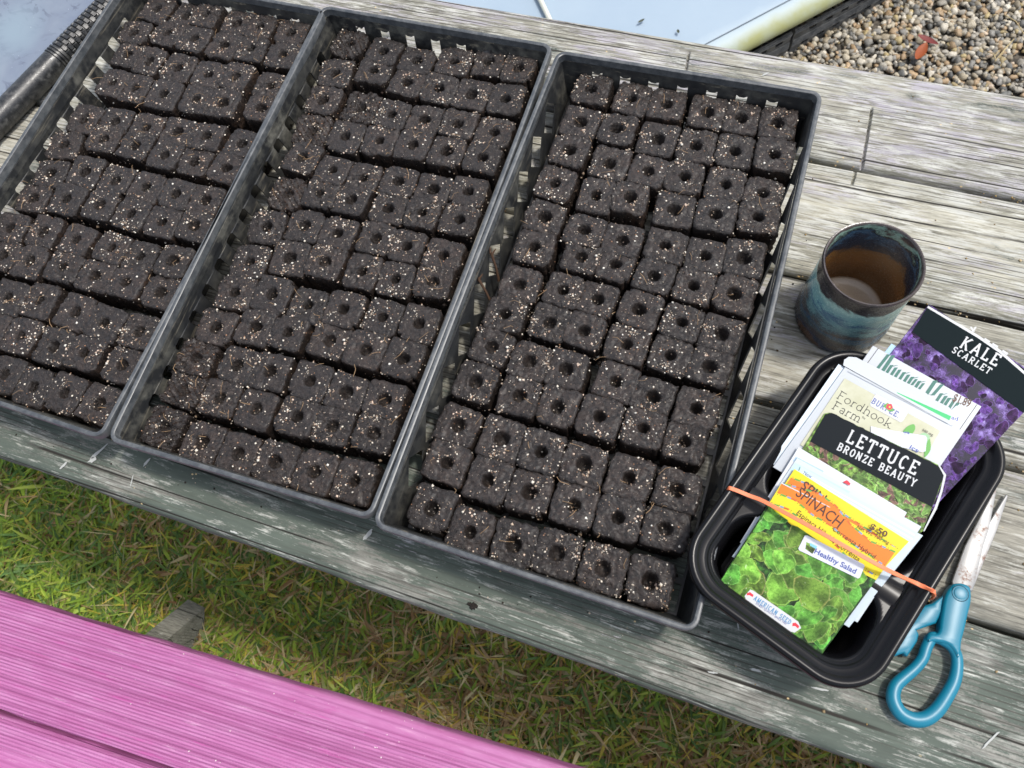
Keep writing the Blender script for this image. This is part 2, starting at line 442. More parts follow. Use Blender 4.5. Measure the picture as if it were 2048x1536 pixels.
st = np_mesh('gravel', sv, sf, b_.m, smooth=True, col=s_c)
tag(st, 'loose tan, grey and rust coloured pebbles of the gravel bed', 'gravel', kind='stuff')

# dead leaf and straw on the gravel
def leaf(name, px, py, ln, wd, ang, col, label, parent=None, curl=.3, z=-.715):
    c = un(px, py, z); V = []; F = []
    N = 7
    for i in range(N):
        t = i/(N-1); ww = wd*math.sin(math.pi*min(1, .08+t*.92))**.8
        for k, s in enumerate((-1, 0, 1)):
            V.append((t*ln-ln/2, s*ww/2, curl*ln*(t-.5)**2 + abs(s)*ww*.25))
    for i in range(N-1):
        for k in range(2): F.append((i*3+k, i*3+k+1, i*3+k+4, i*3+k+3))
    o = mesh_obj(name, V, F, plain('dead_leaf', col, .55), parent, True)
    o.location = c; o.rotation_euler = (0, 0, ang)
    if label: tag(o, label, 'leaf')
    return o
leaf('dead_leaf', 1842, 104, .055, .022, 1.3, (.26, .06, .015), 'rusty orange dead leaf lying alone on the gravel')
leaf('dead_leaf', 1856, 82, .05, .016, -.35, (.16, .028, .025), 'dark red dead leaf touching the orange one on the gravel')
straw = []
for p0, p1 in (((2028, 78), (1990, 122)), ((2022, 84), (1998, 116)), ((1975, 104), (1992, 122)), ((2048, 68), (2010, 30)), ((2000, 100), (1985, 118))):
    a, b2 = un(*p0, -.712), un(*p1, -.708); mid = (a+b2)/2+Vector((0, 0, .008)); straw.append(tube([a, mid, b2], .0011, 5))
o = mesh_obj('straw', *join(*straw), plain('straw_mat', (.42, .33, .17), .6)); tag(o, 'tuft of dry yellow straw on the gravel at the right', 'straw', kind='stuff')

# ------------------------------------------------------------------ low bed with black slotted flats and pale blue plastic top
bd = Vector((.1879, .2038)).normalized(); bnn = Vector((-bd.y, bd.x)); ba = Vector((.1704, 1.0637))
def bp(t, n_, z): q = ba+bd*t+bnn*n_; return Vector((q.x, q.y, z))
zg = 0.004; zf = T-.66
M_FLAT = NB('black_flat_plastic'); _n = M_FLAT.noise(None, 60, 4); M_FLAT = M_FLAT.set(col=M_FLAT.mix(M_FLAT.step(_n, .4, .7), (.05, .052, .052), (.13, .13, .125)), rough=.5, spec=.5)
def slotted_flat(t0, t1, label):
    root = empty('slotted_flat', bp((t0+t1)/2, .14, zg)); tag(root, label, 'plastic flat', 'black slotted flats under the blue top')
    ln = t1-t0
    outer = [(t0, zg), (t1, zg), (t1, zf), (t0, zf)]; holes = []
    k = 0; x = t0+.03
    while x < t1-.04:
        for row, zz in ((0, zg+.018), (1, zg+.052)):
            xx = x+(.012 if row else 0); holes.append([(xx, zz), (xx+.020, zz), (xx+.020, zz+.009), (xx, zz+.009)])
        x += .043
    polys = [[Vector((a, b2, 0)) for a, b2 in outer]]+[[Vector((a, b2, 0)) for a, b2 in h] for h in holes]
    flat = [p for pl in polys for p in pl]
    tri = tessellate_polygon(polys)
    V = [bp(p.x, 0, p.y) for p in flat]
    o = mesh_obj('side_wall', [v-root.location for v in V], tri, M_FLAT, root)
    md = o.modifiers.new('s', 'SOLIDIFY'); md.thickness = .003
    rb = []
    for z in np.linspace(zg+.030, zf-.004, 9):
        if abs(z-(zg+.0565)) < .006: continue
        a = bp(t0, -.0016, z)-root.location; c = bp(t1, -.0016, z)-root.location
        rb.append(tube([a, c], .0013, 5))
    mesh_obj('rib', *join(*rb), M_FLAT, root)
    V, F = [], []
    for (a, c) in ((t0, 0), (t1, 0)):
        pass
    q = [bp(t0, .002, zg), bp(t0, .27, zg), bp(t0, .27, zf), bp(t0, .002, zf)]
    q2 = [bp(t1, .002, zg), bp(t1, .27, zg), bp(t1, .27, zf), bp(t1, .002, zf)]
    V = [v-root.location for v in q+q2]
    mesh_obj('end_wall', V, [(0, 1, 2, 3), (7, 6, 5, 4), (1, 5, 6, 2), (0, 4, 5, 1)], M_FLAT, root)
    return root
slotted_flat(-.585, -.030, 'black slotted plastic flat nearest the table under the blue plastic top')
slotted_flat(-.022, .535, 'black slotted plastic flat farther from the table, beside the gravel')
# rounded slab
prof = []
h0, h1 = zf+.003, zf+.060
rr = .040
for a in np.linspace(-90, 90, 13): prof.append((rr-.004-rr*math.cos(math.radians(a))*1.0, (h0+h1)/2+(h1-h0)/2*math.sin(math.radians(a))))
prof2 = prof+[(.05, h1+.0005), (.9, h1+.001), (.9, h0), (.05, h0)]
rings = [[bp(t, n_-.004, z) for n_, z in prof2] for t in np.linspace(-.9, 1.6, 26)]
V, F = loft(rings, True, True, True)
b_ = NB('algae_plastic'); g_ = b_.xyz()
nrm = b_.n('ShaderNodeVectorMath', operation='DOT_PRODUCT'); b_.L(b_.co, nrm.inputs[0]); nrm.inputs[1].default_value = (bnn.x, bnn.y, 0)
off = b_.math('SUBTRACT', nrm.outputs['Value'], ba.x*bnn.x+ba.y*bnn.y)
off = b_.math('ADD', off, b_.math('MULTIPLY', b_.math('SUBTRACT', b_.noise(None, 14, 4), .5), .03))
alg = b_.math('MULTIPLY', b_.ramp(off, [(.0, 1.0), (.010, .55), (.022, 0.12), (.034, 0.0)]), b_.ramp(b_.noise(None, 9, 4), [(.3, .45), (.6, 1.0)]))
zz = b_.math('SUBTRACT', b_.xyz()[2], zf)
base = b_.mix(b_.step(b_.noise(None, 5, 5), .3, .75), (.29, .37, .45), (.33, .41, .48))
base = b_.mix(b_.step(off, .055, .02), base, (.42, .50, .54))
col = b_.mix(alg, base, (.33, .34, .15))
spk = b_.step(b_.vor(None, 38), .05, .03)
col = b_.mix(b_.math('MULTIPLY', spk, b_.step(b_.noise(None, 6, 2), .5, .6)), col, (.10, .11, .12))
b_.set(col=col, rough=.55, spec=.35, norm=b_.bump(b_.noise(None, 7, 3), .1, .01))
slab = mesh_obj('plastic_bench_top', V, F, b_.m); smooth_angle(slab, 50)
tag(slab, 'pale blue plastic top with a rounded algae stained edge behind the table', 'plastic top')
a, c = un(1470, 72, -.598), un(1591, 0, -.598)
o = mesh_obj('seam', [], [], None); bpy.data.objects.remove(o)
dd = (bd.x, bd.y)
seam = []
s0 = bp(-.9, .033, h1+.0015); s1 = bp(1.6, .033, h1+.0015)
sm = mesh_obj('seam', *tube([s0, s1], .0012, 6), plain('seam_mat', (.13, .16, .19), .6), slab)
a, c = un(1076, -10, -.590), un(1093, 26, -.590)
o = mesh_obj('white_rod', *tube([a+(a-c)*1.0, a, c, c+(c-a)*1.2], .006, 10), plain('old_white_plastic', (.6, .6, .52), .5)); smooth_angle(o)
tag(o, 'short yellowed white rod lying on the blue plastic top', 'rod')
for (px, py, l_, an) in ((1283, 42, .018, .9), (1356, 63, .012, 2.0)):
    leaf('dead_leaf', px, py, l_, .006, an, (.05, .06, .04), 'tiny dark shrivelled leaf on the blue plastic top, %s one' % ('longer' if l_ > .015 else 'shorter'), z=-.593)

# ------------------------------------------------------------------ picnic table
JY = [-.3725, -.2338, -.0917, .0495, .1908, .3252]
WM = [mat_weathered('board_paint_green', 1, (.31, .305, .27), .60, .14, .28, gcol=(.095, .115, .095)),
      mat_weathered('board_grey', 5, (.31, .295, .245), .36, .26, .30),
      mat_weathered('board_pale', 9, (.38, .36, .295), .28, .32, .36),
      mat_weathered('board_pale_lilac', 14, (.44, .42, .34), .24, .36, .44),
      mat_weathered('board_back', 22, (.37, .355, .295), .42, .46, .38)]
table = empty('picnic_table', (0, 0, 0))
tag(table, 'weathered grey picnic table with worn green, lilac and white paint', 'table')
def plank(name, parent, x0, x1, y0, y1, ztop, th, mat, seed, amp=.0012, dx=.006, dy=.0022, rot=0.0, origin=(0, 0), kerfs=(), rr=.006):
    nx = int((x1-x0)/dx)+1; ny = int((y1-y0)/dy)+1
    xs = np.linspace(x0, x1, nx); ys = np.linspace(y0, y1, ny)
    for (kx, ka, kb, sl) in kerfs:
        m0, m1 = sorted((kx, kx+sl*(kb-ka))); xs = np.union1d(xs, np.arange(m0-.004, m1+.004, .0007))
    nx = len(xs)
    X, Y = np.meshgrid(xs, ys, indexing='ij')
    r = np.random.default_rng(seed)
    Z = np.zeros_like(X)
    for k in range(26):                                        # grain ridges wandering slowly along the board
        f = r.uniform(120, 900); p = r.uniform(0, 6.3); wv = r.uniform(.5, 3); wa = r.uniform(.0, .006)
        Z += r.uniform(.3, 1)*np.sin(f*(Y+wa*np.sin(wv*X*3+p))+p)*(.6+.4*np.sin(X*wv*4+p*2))
    Z *= amp/6
    for k in range(7):                                         # checks
        cy = r.uniform(y0+.01, y1-.01); cx = r.uniform(x0, x1); cl = r.uniform(.08, .35); wa = r.uniform(-.006, .006)
        d = np.abs(Y-(cy+wa*np.sin((X-cx)*6)+r.uniform(-.01, .01)*(X-cx)))
        Z -= .0022*np.exp(-(d/.0011)**2)*np.clip(1-np.abs(X-cx)/cl, 0, 1)
    for (kx, ky0, ky1, sl) in kerfs:
        d = np.abs(X-(kx+sl*(Y-ky0)))
        Z -= .005*np.exp(-(d/.0013)**4)*((Y > ky0) & (Y < ky1))
    e = np.minimum(Y-y0, y1-Y)
    Z -= np.where(e < rr, rr-np.sqrt(np.clip(rr*rr-(rr-e)**2, 0, None)), 0)
    edge = .0012*np.sin(xs*23+seed)+.0007*np.sin(xs*71+seed*2)
    Y = Y.copy(); Y[:, 0] += edge*.6; Y[:, -1] += edge*.6
    top = np.stack([X, Y, Z+ztop], -1)
    V = top.reshape(-1, 3)
    i = np.arange(nx-1)[:, None]; j = np.arange(ny-1)[None]
    F = np.stack([i*ny+j, (i+1)*ny+j, (i+1)*ny+j+1, i*ny+j+1], -1).reshape(-1, 4)
    # sides and bottom
    n0 = len(V)
    bl = top[:, 0].copy(); bl[:, 2] = ztop-th; br = top[:, -1].copy(); br[:, 2] = ztop-th
    V = np.concatenate([V, bl, br])
    ii = np.arange(nx-1)
    F = np.concatenate([F, np.stack([ii*ny, n0+ii, n0+ii+1, (ii+1)*ny], -1),
                        np.stack([ii*ny+ny-1, (ii+1)*ny+ny-1, n0+nx+ii+1, n0+nx+ii], -1),
                        np.stack([n0+ii, n0+nx+ii, n0+nx+ii+1, n0+ii+1], -1)])
    me_f = F
    o = np_mesh(name, V, me_f, mat, parent, smooth=True)
    # end caps
    bm = bmesh.new(); bm.from_mesh(o.data); bm.verts.ensure_lookup_table()
    for row, (a, c) in ((0, (n0, n0+nx)), (nx-1, (n0+nx-1, n0+2*nx-1))):
        try: bm.faces.new([bm.verts[row*ny+q] for q in range(ny)]+[bm.verts[c], bm.verts[a]])
        except ValueError: pass
    bmesh.ops.recalc_face_normals(bm, faces=bm.faces)
    for ed in bm.edges:
        if len(ed.link_faces) == 2 and ed.calc_face_angle(0) > 1.0: ed.smooth = False
    bm.to_mesh(o.data); bm.free()
    o.location = (origin[0], origin[1], 0); o.rotation_euler = (0, 0, rot)
    return o
kf = {4: [], 3: []}
k0 = un(1727, 322, 0); k1 = un(1745, 215, 0)
kf[4].append((k0.x, JY[4]+.004, k1.y, (k1.x-k0.x)/(k1.y-k0.y)))
k0 = un(1372, 140, 0); k1 = un(1378, 104, 0)
kf[4].append((k0.x, k0.y, k1.y, (k1.x-k0.x)/(k1.y-k0.y)))
k0 = un(1705, 366, 0); k1 = un(1711, 343, 0)
kf[3].append((k0.x, k0.y, JY[4]-.004, (k1.x-k0.x)/(k1.y-k0.y)))
for i in range(5):
    plank('plank', table, -.80-.004*(i % 3), 1.15, JY[i]+(.0022 if i else 0), JY[i+1]-.0022, T, .038, WM[i], 31+i, amp=.0010 if i else .0007, kerfs=kf.get(i, ()), rr=.010 if i in (0,) else .006)
M_UNDER = mat_weathered('batten_wood', 31, (.22, .2, .17), 0, 0, .1)
for x in (-.62, .18, .98): mesh_obj('batten', *box(x-.045, x+.045, -.33, .29, T-.078, T-.0385), M_UNDER, table)
def beam(p0, p1, w_, h_):
    p0, p1 = Vector(p0), Vector(p1); d = (p1-p0).normalized(); s = d.cross(Vector((0, 0, 1)))
    if s.length < .01: s = Vector((0, 1, 0))
    s.normalize(); u = s.cross(d)
    V = [p+s*a*w_/2+u*c*h_/2 for p in (p0, p1) for a, c in ((-1, -1), (1, -1), (1, 1), (-1, 1))]
    return V, [(0, 1, 2, 3), (7, 6, 5, 4), (0, 4, 5, 1), (1, 5, 6, 2), (2, 6, 7, 3), (3, 7, 4, 0)]
for x in (.98,):
    for s in (-1, 1): mesh_obj('leg', *beam((x+.07, s*.22, T-.045), (x+.07, s*.44 if s < 0 else s*.40, 0.01), .038, .09), M_UNDER, table)
for s in (-1, 1): mesh_obj('leg', *beam((-.55, s*.18, T-.045), (-.55, s*.30, .01), .038, .09), M_UNDER, table)
# hardened dirt in the joints: yellow-brown crumbs
cr = []; rc = np.random.default_rng(5); cc = []
def crumbs(pts, r0, r1, pal, seed, name, mat=M_TINT, sub=None):
    r = np.random.default_rng(seed); n = len(pts)
    oc = np.array([(1, 0, 0), (-1, 0, 0), (0, 1, 0), (0, -1, 0), (0, 0, 1), (0, 0, -1)], float)
    of = np.array([(0, 2, 4), (2, 1, 4), (1, 3, 4), (3, 0, 4), (2, 0, 5), (1, 2, 5), (3, 1, 5), (0, 3, 5)])
    s = r.uniform(r0, r1, (n, 1, 1))*r.uniform(.6, 1.3, (n, 6, 1))
    a = r.uniform(0, 6.3, n); ca, sa = np.cos(a)[:, None], np.sin(a)[:, None]
    P = oc[None]*s
    V = np.stack([P[..., 0]*ca-P[..., 1]*sa, P[..., 0]*sa+P[..., 1]*ca, P[..., 2]*.8], -1)+np.asarray(pts)[:, None]
    F = (of[None]+(np.arange(n)*6)[:, None, None]).reshape(-1, 3)
    col = np.repeat(np.array(pal)[r.integers(0, len(pal), n)]*r.uniform(.75, 1.2, (n, 1)), 6, 0)
    return V.reshape(-1, 3), F, col
pts = []
for j in (1, 2, 3, 4):
    for k in range(520):
        x = rc.uniform(-.8, 1.1)
        if math.sin(x*17+j*3)+rc.uniform(-1, 1) < .1: continue
        pts.append((x, JY[j]+rc.normal(0, .002), T-rc.uniform(.001, .006)))
for k in range(160): pts.append((rc.uniform(.2, .75), rc.uniform(-.37, .3), T+.0003))
v, f, c = crumbs(pts, .0006, .0017, [(.36, .24, .09), (.30, .22, .12), (.42, .33, .2), (.12, .08, .04)], 6, 'x')
o = np_mesh('joint_debris', v, f, M_TINT, table, False, c); o['kind'] = 'stuff'

sc_v, sc_f = [], []
def scuff(cx_, cy_, w_, l_, an, seed):
    r = random.Random(seed); p = un(cx_, cy_, 0); n = 14; i0 = len(sc_v)
    for q in range(n):
        t = 2*math.pi*q/n; k = r.uniform(.55, 1.1)
        x, y = math.cos(t)*l_*k, math.sin(t)*w_*k
        sc_v.append((p.x+x*math.cos(an)-y*math.sin(an), p.y+x*math.sin(an)+y*math.cos(an), T+.0013))
    sc_f.append(tuple(range(i0, i0+n)))
for a in ((1545, 645, .0032, .0035, 0, 1), (198, 905, .002, .012, 1.1, 2), (186, 920, .003, .006, .8, 3), (130, 930, .002, .006, 1.2, 4), (295, 925, .0015, .006, 1.2, 5), (736, 1070, .0025, .007, 1.2, 6),
          (1510, 1340, .0015, .006, .1, 7), (1425, 1345, .001, .005, .2, 8), (265, 962, .0008, .008, -1.3, 9), (1475, 1245, .0008, .008, -1.2, 10), (1980, 1480, .001, .012, 1.0, 11), (1640, 1378, .0012, .008, .1, 12),
          (1395, 210, .0015, .007, .3, 13), (1530, 150, .0012, .006, .7, 14), (470, 1065, .0012, .005, 0, 15)): scuff(*a)
o = mesh_obj('paint_scuff', sc_v, sc_f, plain('scuff_white', (.42, .43, .41), .8), table); o['kind'] = 'stuff'

# ------------------------------------------------------------------ pink bench
ZB = -.31
e0, e1 = un(0, 1188, ZB), un(1145, 1536, ZB)
ang = math.atan2(e1.y-e0.y, e1.x-e0.x)
bench = empty('garden_bench', (e0.x, e0.y, 0), ang); tag(bench, 'bench of two boards painted glossy pink in front of the table', 'bench')
plank('plank', bench, -.35, 2.0, -.136, 0, ZB+T, .038, M_PINK, 77, amp=.0007, rr=.007)
plank('plank', bench, -.35, 2.0, -.280, -.140, ZB+T, .038, M_PINK, 78, amp=.0007, rr=.007)
M_FOOT = mat_weathered('bench_foot_wood', 41, (.24, .23, .19), .1, 0, .1)
q0, q1 = un(392, 1236, -.715), un(335, 1285, -.665)
d_ = (q1-q0)
def to_b(p): return bench.matrix_basis.inverted() @ p
mb = Matrix.Translation((e0.x, e0.y, 0)) @ Matrix.Rotation(ang, 4, 'Z'); mbi = mb.inverted()
foot0 = mbi @ q0; foot1 = mbi @ (q0+d_*3.4)
mesh_obj('leg', *beam(foot0, foot1, .038, .075), M_FOOT, bench)
for x in (1.55,): mesh_obj('leg', *beam((x, -.05, .01), (x-.0, -.14, ZB+T-.04), .038, .075), M_FOOT, bench)

# ------------------------------------------------------------------ seed trays
H = .062
QT = {1: None, 2: [(211, 880), (741, 1040), (1108, 88), (645, 9)], 3: [(741, 1052), (1393, 1270), (1648, 183), (1115, 99)]}
def quad(n):
    if n == 1:
        x, y, a = -.5155, -.0538, -.0019; hw, hl = .1405, .273
        return [Vector((x-hw, y-hl)), Vector((x+hw, y-hl)), Vector((x+hw, y+hl)), Vector((x-hw, y+hl))]
    return [Vector(un(*q, H)[:2]) for q in QT[n]]
M_RIM = mat_rim()
def build_tray(n, label, dust, side_style):
    q = quad(n); c = (q[0]+q[1]+q[2]+q[3])/4
    root = empty('seed_tray', (c.x, c.y, T)); tag(root, label, 'tray', 'black open mesh trays on the table')
    mt = mat_tray(n*7.0, dust)
    Wd = ((q[1]-q[0]).length+(q[2]-q[3]).length)/2; Ld = ((q[3]-q[0]).length+(q[2]-q[1]).length)/2
    def P(x, y, z):                                   # x,y metres from the tray centre
        s = x/Wd+.5; t = y/Ld+.5
        p = q[0]*(1-s)*(1-t)+q[1]*s*(1-t)+q[2]*s*t+q[3]*(1-s)*t
        bow = .0022*math.sin(math.pi*t)*(s-.5)*2*(z/H)
        return Vector((p.x-c.x+bow, p.y-c.y, z))
    hx, hy = Wd/2, Ld/2
    def ring(ins, z, r=.012):
        out = []
        base = rrect(hx-ins, hy-ins, max(.003, r-ins), 6)
        # subdivide the straights so that the bow shows
        for i, p in enumerate(base):
            nx_ = base[(i+1) % len(base)]; out.append(P(p[0], p[1], z))
            L_ = math.hypot(nx_[0]-p[0], nx_[1]-p[1])
            if L_ > .05:
                for k in range(1, 12): out.append(P(p[0]+(nx_[0]-p[0])*k/12, p[1]+(nx_[1]-p[1])*k/12, z))
        return out
    rim = loft([ring(.0018, H-.010), ring(.0002, H-.010), ring(0, H-.0018), ring(.0006, H-.0004), ring(.0014, H), ring(.0036, H), ring(.0046, H-.0006), ring(.0054, H-.009), ring(.0044, H-.009), ring(.0036, H-.0016), ring(.0020, H-.0016), ring(.0018, H-.010)])
    o = mesh_obj('rim', *rim, M_RIM, root); smooth_angle(o, 40)
    # moulded nib on the back edge
    zt, zb = H-.008, .0035
    def inset(z): return .0054+(zt-z)/(zt-zb)*.0085
    def wall(side, holes):
        L_ = Ld if side in 'LR' else Wd
        ih = lambda z: L_/2-inset(z)
        outer = [(-ih(zb), zb), (ih(zb), zb), (ih(zt), zt), (-ih(zt), zt)]
        polys = [[Vector((a, b2, 0)) for a, b2 in outer]]+[[Vector((a, b2, 0)) for a, b2 in hh] for hh in holes]
        fl = [p for pl in polys for p in pl]
        tri = tessellate_polygon(polys)
        V = []
        for p in fl:
            i_ = inset(p.y)
            if side == 'L': V.append(P(-hx+i_, p.x, p.y))
            if side == 'R': V.append(P(hx-i_, p.x, p.y))
            if side == 'F': V.append(P(p.x, -hy+i_, p.y))
            if side == 'B': V.append(P(p.x, hy-i_, p.y))
        o = mesh_obj('side_wall', V, tri, mt, root); fix_normals(o)
        md = o.modifiers.new('s', 'SOLIDIFY'); md.thickness = .0016; md.offset = 0
        return o
    def slots(L_, pitch, w_, z0, z1, notch=True, skip=()):
        k = int((L_-.05)/pitch); out = []
        for i in range(k):
            if i in skip: continue
            x = (i-(k-1)/2)*pitch
            if notch: out.append([(x-w_/2, z0), (x+w_/2, z0), (x+w_/2, z1), (x+w_*.2, z1-.002), (x-w_*.2, z1-.002), (x-w_/2, z1)])
            else: out.append([(x-w_/2, z0), (x+w_/2, z0), (x+w_/2, z1-.002), (x+w_/2-.002, z1), (x-w_/2+.002, z1), (x-w_/2, z1-.002)])
        return out
    def diamonds(L_):
        out = []; k = int((L_-.06)/.046)
        for i in range(k):
            x = (i-(k-1)/2)*.046
            out.append([(x-.004, .010), (x+.020, .030), (x+.004, .050), (x-.020, .030)])
        return out
    wall('B', slots(Wd, .0315, .0115, .012, .046)); wall('F', slots(Wd, .0315, .0115, .010, .030))
    if side_style == 'diamond':
        wall('L', diamonds(Ld)); wall('R', diamonds(Ld))
    else:
        wall('L', slots(Ld, .0315, .0135, .008, .040, False)); wall('R', slots(Ld, .0315, .0135, .008, .040, False))
    # open mesh floor
    fx, fy = hx-inset(zb), hy-inset(zb)
    polys = [[Vector((-fx, -fy, 0)), Vector((fx, -fy, 0)), Vector((fx, fy, 0)), Vector((-fx, fy, 0))]]
    nxx, nyy = 9, 17
    for i in range(nxx):
        for j in range(nyy):
            x = -fx+(i+.5)*2*fx/nxx; y = -fy+(j+.5)*2*fy/nyy; a, b2 = fx/nxx-.0028, fy/nyy-.0028
            polys.append([Vector((x-a, y-b2, 0)), Vector((x+a, y-b2, 0)), Vector((x+a, y+b2, 0)), Vector((x-a, y+b2, 0))])
    fl = [p for pl in polys for p in pl]
    o = mesh_obj('floor_grid', [P(p.x, p.y, zb) for p in fl], tessellate_polygon(polys), mt, root)
    md = o.modifiers.new('s', 'SOLIDIFY'); md.thickness = .002; md.offset = 0
    return root, c
tray_c = {}
for n, lab, du, st_ in ((1, 'black mesh tray of soil blocks at the left edge, cut off by the photo', 1.0, 'slot'),
                        (2, 'middle black tray of soil blocks, white powder spilled on its left wall', 1.0, 'slot'),
                        (3, 'black mesh tray of soil blocks on the right, nearest the pottery cup', .7, 'diamond')):
    tray_c[n] = build_tray(n, lab, du, st_)

# ------------------------------------------------------------------ soil blocks
HOLES = {
3: [[(1183.5,178.7),(1265.5,194.8),(1334,208),(1413,220.6),(1484,233),(1555.6,244)],
    [(1159.5,242),(1235.7,257.8),(1317,275),(1393,290),(1468.6,298),(1548,307.6)],
    [(1138.7,301),(1218.7,325),(1294,342.7),(1368,353),(1450,365.6),(1525,384.6)],
    [(1110.8,364),(1193,389),(1259,397),(1350.5,418),(1431.7,429),(1517.5,433)],
    [(1088,431.6),(1170,462),(1245.5,478.5),(1331,492),(1410,507.8),(1490,515)],
    [(1067.4,495),(1160.6,514),(1230,528),(1310.6,549),(1386.8,569),(1468.8,585)],
    [(1039,564),(1127.5,579),(1195.7,599),(1280.7,618),(1361.9,644.7),(1441,665)],
    [(1011.7,628),(1098,641),(1170,659),(1255.5,689.5),(1340,707),(1421,730.5)],
    [(981.6,694.5),(1060,722),(1135,737),(1231.5,763),(1308,791.7),(1393,814.6)],
    [(952,764.8),(1039.6,792),(1116.6,811),(1200,835),(1287,858.8),(1370.7,881)],
    [(914.5,846),(1001,878.6),(1084,903.5),(1168,929),(1259.7,955.5),(1352,981)],
    [(890.6,922),(977.7,960),(1060,983),(1146,1011),(1234.7,1035.8),(1330,1054.6)],
    [(865.6,1017),(941,1061.4),(1027,1085),(1115,1105),(1206.7,1136.6),(1299.7,1162)]],
2: [[(694,82),(769,101.5),(831,120),(907.6,123.7),(979,121),(1038.5,133)],
    [(671,144),(747,141),(812,164),(877.5,175),(945,185),(1014,194)],
    [(647,198),(719,214.6),(784.5,228),(846.7,236.5),(915,248.5),(986,261)],
    [(622,255),(692,270),(761,279),(826.6,290.5),(896,301),(964,314)],
    [(605,316),(664,340.7),(727,353.7),(796,361),(866.6,376),(936.6,383)],
    [(572,382),(640,386),(702.5,399),(775,414.6),(841,426.5),(918.5,434)],
    [(535,452),(608,451),(676,466.8),(749,477.6),(813.7,492),(885.8,507.5)],
    [(501,522.5),(578,512.8),(648.5,525),(725.9,541.5),(792,554.7),(866.5,562.6)],
    [(470,587.5),(546.5,588),(616,611.5),(689.5,617),(764.8,633),(835,646)],
    [(430,652),(510,655),(575.8,665),(654,680),(728.8,697),(805.8,715)],
    [(388,716),(473.5,731.6),(540.8,744),(620,763.4),(692,782.9),(770,801)],
    [(362,776),(440,797.6),(509,816),(592,835),(667.6,850),(745.8,867)],
    [(324.8,852),(401.7,883),(473.5,905),(550,923),(629,941),(711,961.6)]],
1: [[(313,16.4),(373,27),(413.5,30),(471.6,42.7),(519.5,52),(582.7,61.5)],
    [(269,65),(334,65.6),(388.6,77.6),(447,90.6),(502.4,99),(565.6,109)],
    [(252,108.7),(297,119.6),(354,132.6),(415,147),(473,153.8),(540,171)],
    [(226,166),(268,174),(326,186),(392,197),(448.7,205.7),(520.5,214.6)],
    [(170,236),(230.7,239),(292,251),(355.4,261),(413.5,274.4),(485,286)],
    [(127,290.5),(206.8,277),(271.7,292),(330,311),(388,320),(451,334)],
    [(101.5,346),(170,342),(232,359),(290.5,371),(352,386),(412,398)],
    [(65.6,394.7),(133,397),(201,412),(263,427),(323,440),(388,451)],
    [(21,455),(87,461.4),(154,479),(222,497),(279,512.6),(343.5,524)],
    [(4.4,511),(58.6,521.6),(124,533),(187.5,550),(255,562.6),(318,584.6)],
    [(-52,580),(14.6,596),(77.6,602),(146.5,622.7),(208.6,647.6),(280,665)],
    [(-90,642),(-24,660),(41,671),(108,691),(170,707.6),(246,728)],
    [(-125,722),(-60,738),(6,748.7),(63,770.6),(126,784),(195,809)]]}
ZT = .043
